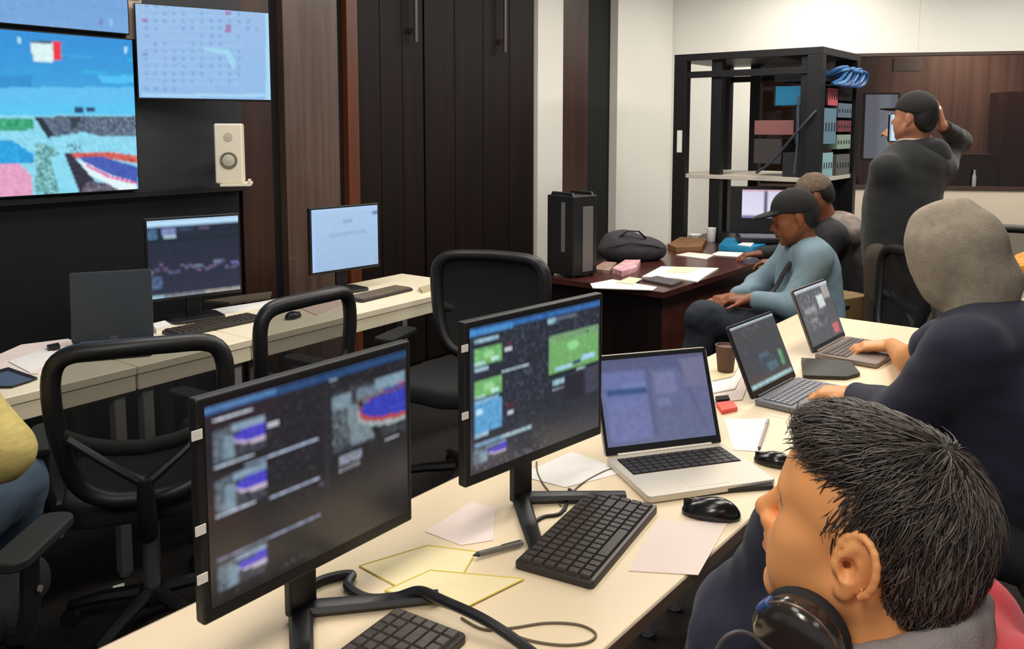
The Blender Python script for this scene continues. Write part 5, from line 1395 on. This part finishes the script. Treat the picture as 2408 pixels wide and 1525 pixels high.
part('ear_shell', MB().lathe([(.047, -.018), (.049, -.004), (.047, .006), (.040, .012), (.001, .017)], 28, T(*(oc - hpc)) @ Rm), M_BLACKP, hpn, smooth=True)
part('cord', MB().tube(spline([np.array(WY(x, y, .80)) - hpc for x, y in ((1860, 1560), (1800, 1520), (1768, 1492), (1735, 1484), (1702, 1500), (1682, 1535), (1675, 1580))], 5), .0022, 6), mat('grey_cord', rgb(84, 80, 78), .5), hpn, smooth=True)

# ------------------------------------------------------------------ person in the navy hoodie with a grey hood
BO = (1.36, 2.05, 0); pb_ = person('person in a navy hoodie with grey hood up, bent over two hinged laptops', BO)
BH = head_frame(np.array(WY(2264, 608, 2.2)), (-.60, .72, -.42)); BS = .87
Nb = np.array((1.215, 2.165, 1.055))
bsh = {'L': np.array((1.075, 2.02, 1.00)), 'R': np.array((1.305, 2.335, 1.00))}
bel = {'L': np.array((1.01, 2.13, .82)), 'R': np.array((1.235, 2.60, .83))}
bwr = {'L': np.array((.965, 2.375, .785)), 'R': np.array((1.245, 2.845, .79))}
bwr['L'] = np.array(WZ(2010, 925, .79)); bwr['R'] = np.array(WZ(2098, 812, .79))
bp_ = np.array((1.45, 1.98, .54))
J = {'hipL': (1.38, 1.90, .52), 'kneeL': (1.03, 2.16, .53), 'ankL': (1.05, 2.18, .09), 'hipR': (1.50, 2.06, .52), 'kneeR': (1.15, 2.33, .53), 'ankR': (1.17, 2.36, .09)}
b = Solid(); add_head(b, BH, BS, None); add_neck(b, BH, Nb, BS)
b.cone(bsh['L'], bsh['R'], .06, .06, .04).cone(Nb + (.03, -.03, -.06), bp_, .10, .12, .05)
for q in 'LR': b.cone(bsh[q], bel[q], .047, .038, .02).cone(bel[q], bwr[q], .040, .027, .02)
add_hand(b, bwr['L'], (-.75, .55, -.12), (.1, .1, -1), -1, (22, 26, 18), 1.0)
add_hand(b, bwr['R'], (-.88, .30, -.10), (.05, .05, -1), 1, (16, 24, 18), 1.0)
pants_and_legs(b, J, (.08, .055, .04))
solid_part('body', b, .008, M_SKIN, pb_, smooth=1, origin=BO, fine=((.78, 2.3, .74), (1.3, 3.05, .9), .0045),
           colour=skin_colour(BH, (lin(226), lin(160), lin(104)), (lin(170), lin(96), lin(88)), BS, 2))
hd = Solid().cone(bsh['L'] + (.03, -.02, 0), bsh['R'] + (.03, -.02, 0), .095, .095, .06).ell(Nb + (.05, -.03, -.06), (.14, .17, .10), k=.06)
hd.cone(Nb + (.03, -.03, -.13), bp_ + (0, 0, .02), .17, .20, .08).ell((1.33, 2.05, .80), (.21, .24, .25), k=.08)
hd.cone(bsh['L'], bel['L'], .078, .066, .04).cone(bel['L'], bwr['L'] * .9 + bel['L'] * .1, .066, .043, .03)
hd.cone(bsh['R'], bsh['R'] * .35 + bel['R'] * .65, .078, .062, .04)
hd.cut(bp_ + (0, 0, -.10), (0, 0, -1), .02)
hoodie = solid_part('hoodie', hd, .009, M_NAVY, pb_, folds(.010, 22, 4), origin=BO)
ho = Solid(); R_ = BH[:3, :3]
ho.ell(hp(BH, (0, -.01, .028)), (.092, .112, .112), R_, .03).ell(hp(BH, (0, .055, .05)), (.084, .070, .094), R_, .03).ell(hp(BH, (0, -.045, -.06)), (.070, .052, .074), R_, .04).ell(hp(BH, (0, .01, .13)), (.05, .075, .035), R_, .04)
ho.ell(hp(BH, (0, .07, -.02)), (.080, .075, .105), R_, .03).ell(hp(BH, (0, .18, -.035)), (.066, .085, .10), R_, .012, '-')
ho.cone(hp(BH, (.02, -.04, -.08)), Nb + (-.01, .0, .0), .074, .072, .03)
hood = solid_part('hood', ho, .006, mat('grey_fleece', rgb(160, 148, 130), .95, var=.12, vscale=40, bump=.4, bscale=260), hoodie, folds(.005, 22, 12), origin=BO, label='grey fleece hood')
tr_ = Solid(); pants_and_legs(tr_, J, (.10, .075, .06)); tr_.ell(bp_ + (0, 0, -.03), (.17, .18, .11), k=.04)
solid_part('trousers', tr_, .012, mat('dark_trousers', rgb(30, 32, 42), .85), pb_, folds(.006, 30, 1), origin=BO)
sh_ = Solid(); [add_foot(sh_, J['ank' + q], (-.8, .6, 0)) for q in 'LR']; sh_.cut((0, 0, 0), (0, 0, -1), .005)
solid_part('shoes', sh_, .01, M_BLACKM, pb_, origin=BO)

# ------------------------------------------------------------------ man in the blue-grey shirt at the mahogany table
CO = (1.42, 4.02, 0); pc = person('seated man in a blue-grey shirt and black cap, hands on his lap', CO)
CH = head_frame(np.array(WY(1868, 512, 4.0)), (-.95, .18, -.30)); 
Nc = np.array(WY(1893, 585, 4.02))
csh = {'L': np.array((1.39, 3.86, .955)), 'R': np.array((1.42, 4.20, .955))}
cel = {'L': np.array(WY(1862, 722, 3.80)), 'R': np.array((1.24, 4.24, .75))}
cwr = {'L': np.array(WY(1765, 702, 3.86)), 'R': np.array((1.08, 4.08, .73))}
cp_ = np.array((1.44, 4.0, .56))
J = {'hipL': (1.40, 3.92, .56), 'kneeL': (.88, 3.86, .68), 'ankL': (.84, 3.92, .22), 'hipR': (1.42, 4.10, .56), 'kneeR': (.97, 4.10, .55), 'ankR': (1.0, 4.12, .09)}
b = Solid(); add_head(b, CH, 1.0, False); add_neck(b, CH, Nc, 1.0)
b.cone(csh['L'], csh['R'], .06, .06, .04).cone(Nc + (.02, 0, -.08), cp_, .10, .12, .05)
for q in 'LR': b.cone(csh[q], cel[q], .046, .037, .02).cone(cel[q], cwr[q], .037, .027, .02)
add_hand(b, cwr['L'], (-1, .15, -.02), (.1, .1, -1), -1, (25, 35, 25), 1.05)
add_hand(b, cwr['R'], (-.9, -.45, -.02), (.1, .1, -1), 1, (25, 35, 25), 1.05)
pants_and_legs(b, J, (.08, .055, .04))
solid_part('body', b, .008, M_SKIN, pc, smooth=1, origin=CO, fine=(CH[:3, 3] - .14, CH[:3, 3] + .14, .005),
           colour=skin_colour(CH, (lin(140), lin(84), lin(54)), (lin(120), lin(70), lin(60)), 1.0, 3, (.02, .012, .01)))
hs = Solid(); add_hair(hs, CH, 1.0, .006, False); solid_part('hair', hs, .007, mat('black_hair_plain', rgb(20, 17, 16), .6), pc, folds(.002, 120, 3), origin=CO)
cs_ = Solid(); add_cap(cs_, CH); M_CAP = mat('black_cap', rgb(26, 25, 24), .85, bump=.2, bscale=300)
solid_part('cap', cs_, .006, M_CAP, pc, smooth=1, origin=CO)
M_DENIM = mat('blue_grey_shirt', rgb(124, 148, 160), .9, var=.08, vscale=12, bump=.2, bscale=300)
st = Solid().cone(csh['L'], csh['R'], .082, .082, .06).cone(Nc + (.03, .0, -.11), cp_ + (0, 0, .02), .135, .155, .08)
st.ell((1.40, 4.03, .80), (.12, .16, .2), k=.06)
for q in 'LR': st.cone(csh[q], cel[q], .064, .056, .04).cone(cel[q], cwr[q] * .85 + cel[q] * .15, .056, .040, .03)
st.ell(Nc + (-.02, 0, .05), (.062, .062, .07), k=.01, op='-').cut(cp_ + (0, 0, -.06), (0, 0, -1), .02)
shirt = solid_part('shirt', st, .008, M_DENIM, pc, folds(.007, 34, 6), origin=CO)
ld = [Nc + (-.055, -.085, .0), Nc + (-.12, -.10, -.08), Nc + (-.175, -.10, -.18), np.array((1.145, 3.88, .76)), np.array((1.12, 3.88, .74))]
part('lanyard', MB().tube([tuple(p - Vector(CO)) for p in spline([tuple(x) for x in ld], 5)], .017, 6, flat=.35), mat('dark_lanyard', rgb(50, 42, 50), .7, var=.5, vscale=40), pc, smooth=True)
M_JEANS = mat('dark_jeans', rgb(42, 48, 58), .9, var=.15, vscale=10, bump=.2, bscale=300)
tr_ = Solid(); pants_and_legs(tr_, J, (.10, .075, .06)); tr_.ell(cp_ + (0, 0, -.02), (.15, .18, .11), k=.04)
solid_part('jeans', tr_, .009, M_JEANS, pc, folds(.007, 36, 2), origin=CO)
sh_ = Solid()
for q in 'LR':
    a_ = np.array(J['ank' + q]); d_ = np.array((-.95, .1, -.05)); sh_.cone(a_ - d_ * .02, a_ + d_ * .06 + (0, 0, -.05), .045, .04, .03).cone(a_ + d_ * .04 + (0, 0, -.05), a_ + d_ * .18 + (0, 0, -.06), .04, .032, .03)
solid_part('shoes', sh_, .009, mat('brown_shoe', rgb(70, 48, 36), .5), pc, origin=CO)

# ------------------------------------------------------------------ person in a dark jacket further along the table
DO = (1.95, 4.95, 0); pd = person('seated person in a black jacket with pale collar and brown cap, beside the rack', DO)
DH = head_frame(np.array(WY(1916, 462, 5.0)), (-.85, .30, -.42))
Nd = np.array(WY(1945, 520, 5.02))
dsh = {'L': np.array((1.83, 4.82, .93)), 'R': np.array((1.95, 5.16, .93))}
del_ = {'L': np.array((1.72, 4.72, .70)), 'R': np.array((1.70, 5.22, .78))}
dwr = {'L': np.array((1.52, 4.80, .79)), 'R': np.array((1.5, 5.10, .79))}
dp_ = np.array((2.02, 4.93, .54))
J = {'hipL': (1.97, 4.83, .53), 'kneeL': (1.55, 4.70, .53), 'ankL': (1.57, 4.71, .09), 'hipR': (2.0, 5.03, .53), 'kneeR': (1.6, 5.16, .53), 'ankR': (1.62, 5.17, .09)}
b = Solid(); add_head(b, DH, 1.0, False); add_neck(b, DH, Nd, 1.0)
b.cone(dsh['L'], dsh['R'], .06, .06, .04).cone(Nd + (.02, 0, -.08), dp_, .10, .12, .05)
for q in 'LR': b.cone(dsh[q], del_[q], .046, .037, .02).cone(del_[q], dwr[q], .037, .027, .02)
add_hand(b, dwr['L'], (-.9, .3, -.05), (0, 0, -1), -1); add_hand(b, dwr['R'], (-.9, -.1, -.05), (0, 0, -1), 1)
pants_and_legs(b, J, (.08, .055, .04))
solid_part('body', b, .009, M_SKIN, pd, smooth=1, origin=DO, colour=skin_colour(DH, (lin(132), lin(82), lin(58)), (lin(120), lin(70), lin(60)), 1.0, 4, (.02, .012, .01)))
cs_ = Solid(); add_cap(cs_, DH, 1.0, True, .06); solid_part('cap', cs_, .007, mat('brown_cap', rgb(104, 88, 72), .9, var=.35, vscale=50), pd, smooth=1, origin=DO)
hs = Solid(); add_hair(hs, DH, 1.0, .005, False); solid_part('hair', hs, .008, mat('black_hair_plain', (1, 1, 1, 1)), pd, origin=DO)
st = Solid().cone(dsh['L'], dsh['R'], .085, .085, .06).cone(Nd + (.03, .0, -.12), dp_, .14, .165, .08).ell(Nd + (.04, .02, -.10), (.13, .17, .10), k=.05)
for q in 'LR': st.cone(dsh[q], del_[q], .070, .058, .04).cone(del_[q], dwr[q] * .9 + del_[q] * .1, .058, .042, .03)
st.cut(dp_ + (0, 0, -.08), (0, 0, -1), .02)
jd = solid_part('jacket', st, .009, mat('black_jacket', rgb(34, 34, 37), .8, bump=.2, bscale=250), pd, folds(.007, 34, 14), origin=DO)
hc_ = Solid().ell(Nd + (.06, -.02, .0), (.10, .11, .06), k=.03).ell(Nd + (.10, -.06, -.05), (.10, .13, .09), k=.04).ell(Nd + (-.03, 0, .04), (.06, .06, .07), k=.01, op='-')
solid_part('hood', hc_, .008, mat('pale_hood', rgb(150, 138, 130), .9, var=.3, vscale=20), jd, folds(.008, 40, 3), origin=DO, label='pale folded hood')
tr_ = Solid(); pants_and_legs(tr_, J, (.10, .075, .06)); tr_.ell(dp_ + (0, 0, -.02), (.15, .18, .11), k=.04)
solid_part('trousers', tr_, .012, mat('dark_trousers', (1, 1, 1, 1)), pd, origin=DO)
sh_ = Solid(); [add_foot(sh_, J['ank' + q], (-.9, .1, 0)) for q in 'LR']; sh_.cut((0, 0, 0), (0, 0, -1), .005); solid_part('shoes', sh_, .01, M_BLACKM, pd, origin=DO)
dup(ch, (2.08, 4.93, 0), 92, 'black office chair under the person in the black jacket')

# ------------------------------------------------------------------ standing man in the black hoodie
EO = (2.03, 4.42, 0); pe = person('standing man in a black hoodie and cap, holding a phone and touching his head', EO)
EH = head_frame(np.array(WY(2150, 278, 4.42)), (-.58, .81, .02))
Ne = np.array(WY(2158, 330, 4.44))
esh = {'L': np.array(WY(2088, 372, 4.34)), 'R': np.array(WY(2212, 362, 4.52))}
esh['L'][2] = 1.335; esh['R'][2] = 1.36
eel = {'L': np.array(WY(2068, 500, 4.52)), 'R': np.array(WY(2256, 332, 4.60))}
ewr = {'L': np.array(WY(2112, 352, 4.75)), 'R': np.array(WY(2216, 296, 4.42))}
ep = np.array((2.02, 4.42, .90))
J = {'hipL': (1.93, 4.36, .88), 'kneeL': (1.93, 4.36, .48), 'ankL': (1.94, 4.38, .09), 'hipR': (2.10, 4.48, .88), 'kneeR': (2.11, 4.50, .48), 'ankR': (2.12, 4.52, .09)}
b = Solid(); add_head(b, EH, 1.0, False); add_neck(b, EH, Ne, 1.0)
b.cone(esh['L'], esh['R'], .06, .06, .04).cone(Ne + (-.01, 0, -.10), ep, .10, .13, .05)
for q in 'LR': b.cone(esh[q], eel[q], .046, .037, .02).cone(eel[q], ewr[q], .037, .027, .02)
add_hand(b, ewr['L'], (-.35, .2, .9), (-.2, .9, 0), 1, (30, 45, 30), 1.0)
add_hand(b, ewr['R'], (-.28, -.05, 1.0), (-.75, .5, -.2), 1, (10, 14, 12), 1.0)
pants_and_legs(b, J, (.085, .058, .04))
solid_part('body', b, .008, M_SKIN, pe, smooth=1, origin=EO, fine=((1.7, 4.2, 1.25), (2.4, 4.8, 1.8), .0055),
           colour=skin_colour(EH, (lin(190), lin(128), lin(98)), (lin(150), lin(90), lin(80)), 1.0, 5, (.02, .012, .01)))
cs_ = Solid(); add_cap(cs_, EH); solid_part('cap', cs_, .006, M_CAP, pe, smooth=1, origin=EO)
hs = Solid(); add_hair(hs, EH, 1.0, .006, False); solid_part('hair', hs, .007, mat('black_hair_plain', (1, 1, 1, 1)), pe, origin=EO)
M_BHOOD = mat('black_hoodie', rgb(33, 34, 35), .9, bump=.25, bscale=260, sheen=.15)
st = Solid().cone(esh['L'], esh['R'], .085, .085, .06).cone(Ne + (-.01, 0, -.14), ep + (0, 0, .08), .15, .165, .08).cone(ep + (0, 0, .1), ep + (0, 0, -.02), .165, .17, .05)
st.ell(Ne + (.0, .0, -.14), (.19, .14, .12), k=.06).ell(ep + (-.01, 0, .24), (.17, .16, .22), k=.08)
for q in 'LR': st.cone(esh[q], eel[q], .068, .060, .04).cone(eel[q], ewr[q] * .88 + eel[q] * .12, .060, .042, .03)
st.ell(Ne + (-.02, .03, .06), (.062, .062, .07), k=.01, op='-').cut(ep + (0, 0, -.10), (0, 0, -1), .015)
part('shirt_collar', MB().tube([tuple(Ne + (-.012 + .070 * math.cos(t), .012 + .070 * math.sin(t), .006 + .010 * math.sin(t + 1)) - np.array(EO)) for t in np.linspace(0, 6.283, 28)[:-1]], .016, 8, closed=True), mat('white_collar', rgb(236, 222, 212), .9), pe, smooth=True)
hdE = solid_part('hoodie', st, .009, M_BHOOD, pe, folds(.008, 26, 15), origin=EO)
hc_ = Solid().ell(Ne + (.03, -.07, -.075), (.115, .06, .085), k=.03).ell(Ne + (.02, -.03, -.02), (.10, .085, .035), k=.03).ell(Ne + (-.02, .03, .06), (.06, .06, .08), k=.01, op='-')
solid_part('hood', hc_, .008, M_BHOOD, hdE, folds(.006, 40, 6), origin=EO)
tr_ = Solid(); pants_and_legs(tr_, J, (.105, .078, .066)); tr_.ell(ep + (0, 0, -.05), (.165, .15, .12), k=.05)
solid_part('trousers', tr_, .010, mat('grey_brown_trousers', rgb(74, 64, 54), .9, var=.1, vscale=12), pe, folds(.007, 32, 7), origin=EO)
sh_ = Solid(); [add_foot(sh_, J['ank' + q], (-.85, .5, 0)) for q in 'LR']; sh_.cut((0, 0, 0), (0, 0, -1), .005); solid_part('shoes', sh_, .01, M_BLACKM, pe, origin=EO)
ph = WY(2100, 300, 4.70)
phn = thing('phone', 'lit phone held up in front of the standing man', 'phone', ph, 28)
part('phone_body', MB().prism(rrect(.075, .155, .01, 4), -.004, .004, RX(90)), M_BLACKG, phn, .002)
c = Canvas(6, 12, (196, 228, 250)); c.rect(0, 0, .25, 1, (90, 112, 124)); c.build('phone_screen', M_SCREEN, phn, T(-.034, -.0045, .072), .068, .144)

# ------------------------------------------------------------------ person in the yellow top at the picture's edge
FS = np.array((-.24, .05, 0)); FO = (-1.48, 1.91, 0); pf = person('seated person in a yellow top and blue jeans, only the elbow and knee in view', FO)
FH = head_frame((-1.56, 1.97, 1.27), (-.75, .62, -.15)); Nf = np.array((-1.54, 1.94, 1.11))
fsh = {'L': np.array((-1.50, 1.72, 1.04)) + FS, 'R': np.array((-1.24, 2.03, 1.04)) + FS}
fel = {'L': np.array((-1.60, 1.80, .80)) + FS, 'R': np.array(WY(2, 1062, 1.95))}
fwr = {'L': np.array((-1.72, 2.02, .79)) + FS, 'R': np.array((-1.40, 2.15, .80))}
fp_ = np.array((-1.46, 1.85, .54))
J = {'hipL': (-1.52, 1.84, .53), 'kneeL': (-1.62, 2.26, .53), 'ankL': (-1.62, 2.25, .09), 'hipR': (-1.42, 1.90, .54), 'kneeR': (-1.40, 2.30, .56), 'ankR': (-1.46, 2.34, .12)}
b = Solid(); add_head(b, FH, 1.0, False); add_neck(b, FH, Nf, 1.0)
b.cone(fsh['L'], fsh['R'], .06, .06, .04).cone(Nf + (0, 0, -.08), fp_, .10, .12, .05)
for q in 'LR': b.cone(fsh[q], fel[q], .046, .037, .02).cone(fel[q], fwr[q], .037, .027, .02)
add_hand(b, fwr['L'], (-.7, .6, -.05), (0, 0, -1), -1); add_hand(b, fwr['R'], (-.7, .6, -.05), (0, 0, -1), 1)
pants_and_legs(b, J, (.08, .055, .04))
solid_part('body', b, .010, M_SKIN, pf, smooth=1, origin=FO, colour=skin_colour(FH, (lin(200), lin(140), lin(100)), (lin(150), lin(90), lin(80)), 1.0, 6, (.02, .012, .01)))
hs = Solid(); add_hair(hs, FH, 1.0, .012); solid_part('hair', hs, .008, mat('black_hair_plain', (1, 1, 1, 1)), pf, origin=FO)
st = Solid().cone(fsh['L'], fsh['R'], .085, .085, .06).cone(Nf + (0, 0, -.12), fp_, .14, .16, .08)
for q in 'LR': st.cone(fsh[q], fel[q], .074, .070, .04).cone(fel[q], fwr[q] * .85 + fel[q] * .15, .068, .045, .03)
st.cut(fp_ + (0, 0, -.06), (0, 0, -1), .02)
solid_part('top', st, .009, mat('yellow_knit', rgb(206, 186, 112), .9, var=.12, vscale=30, bump=.3, bscale=200, stretch=(1, 1, 4)), pf, folds(.005, 34, 9), origin=FO)
tr_ = Solid(); pants_and_legs(tr_, J, (.105, .08, .065)); tr_.ell(fp_ + (0, 0, -.02), (.17, .18, .11), k=.04)
solid_part('jeans', tr_, .010, mat('blue_jeans', rgb(70, 88, 106), .9, var=.15, vscale=14), pf, folds(.007, 32, 4), origin=FO)
sh_ = Solid(); [add_foot(sh_, J['ank' + q], (-.6, .8, 0)) for q in 'LR']; sh_.cut((0, 0, 0), (0, 0, -1), .005); solid_part('shoes', sh_, .01, M_BLACKM, pf, origin=FO)
dup(ch, (-1.34, 1.80, 0), 2, 'black office chair under the yellow-sleeved person')
# tablet leaning on the table in front of the capped man
tq = WZ(1772, 560, TZ); tl = thing('tablet', 'pale blue lit tablet leaning on the mahogany table beside the black cap', 'tablet', tq + Vector((.03, 0, .0)), 10)
Mt = RY(-14) @ RX(-10)
part('tablet_body', MB().prism(rrect(.13, .19, .008, 4, 0, .097), -.004, .004, Mt @ RX(90)), M_BLACKG, tl, .002)
part('tablet_stand', MB().box(-.03, .03, .01, .07, 0, .012).box(-.02, .02, .012, .02, .01, .10), M_BLACKM, tl, .002)
c = Canvas(8, 12, (156, 190, 232)); c.rect(0, 0, 1, .1, (176, 200, 236)); c.rect(.2, .5, .9, .8, (140, 180, 228)); c.build('tablet_screen', M_SCREEN, tl, Mt @ T(-.06, -.0046, .187), .12, .18)

dup(ch, (.64, .67, 0), 50, 'black office chair under the man in the red jacket')
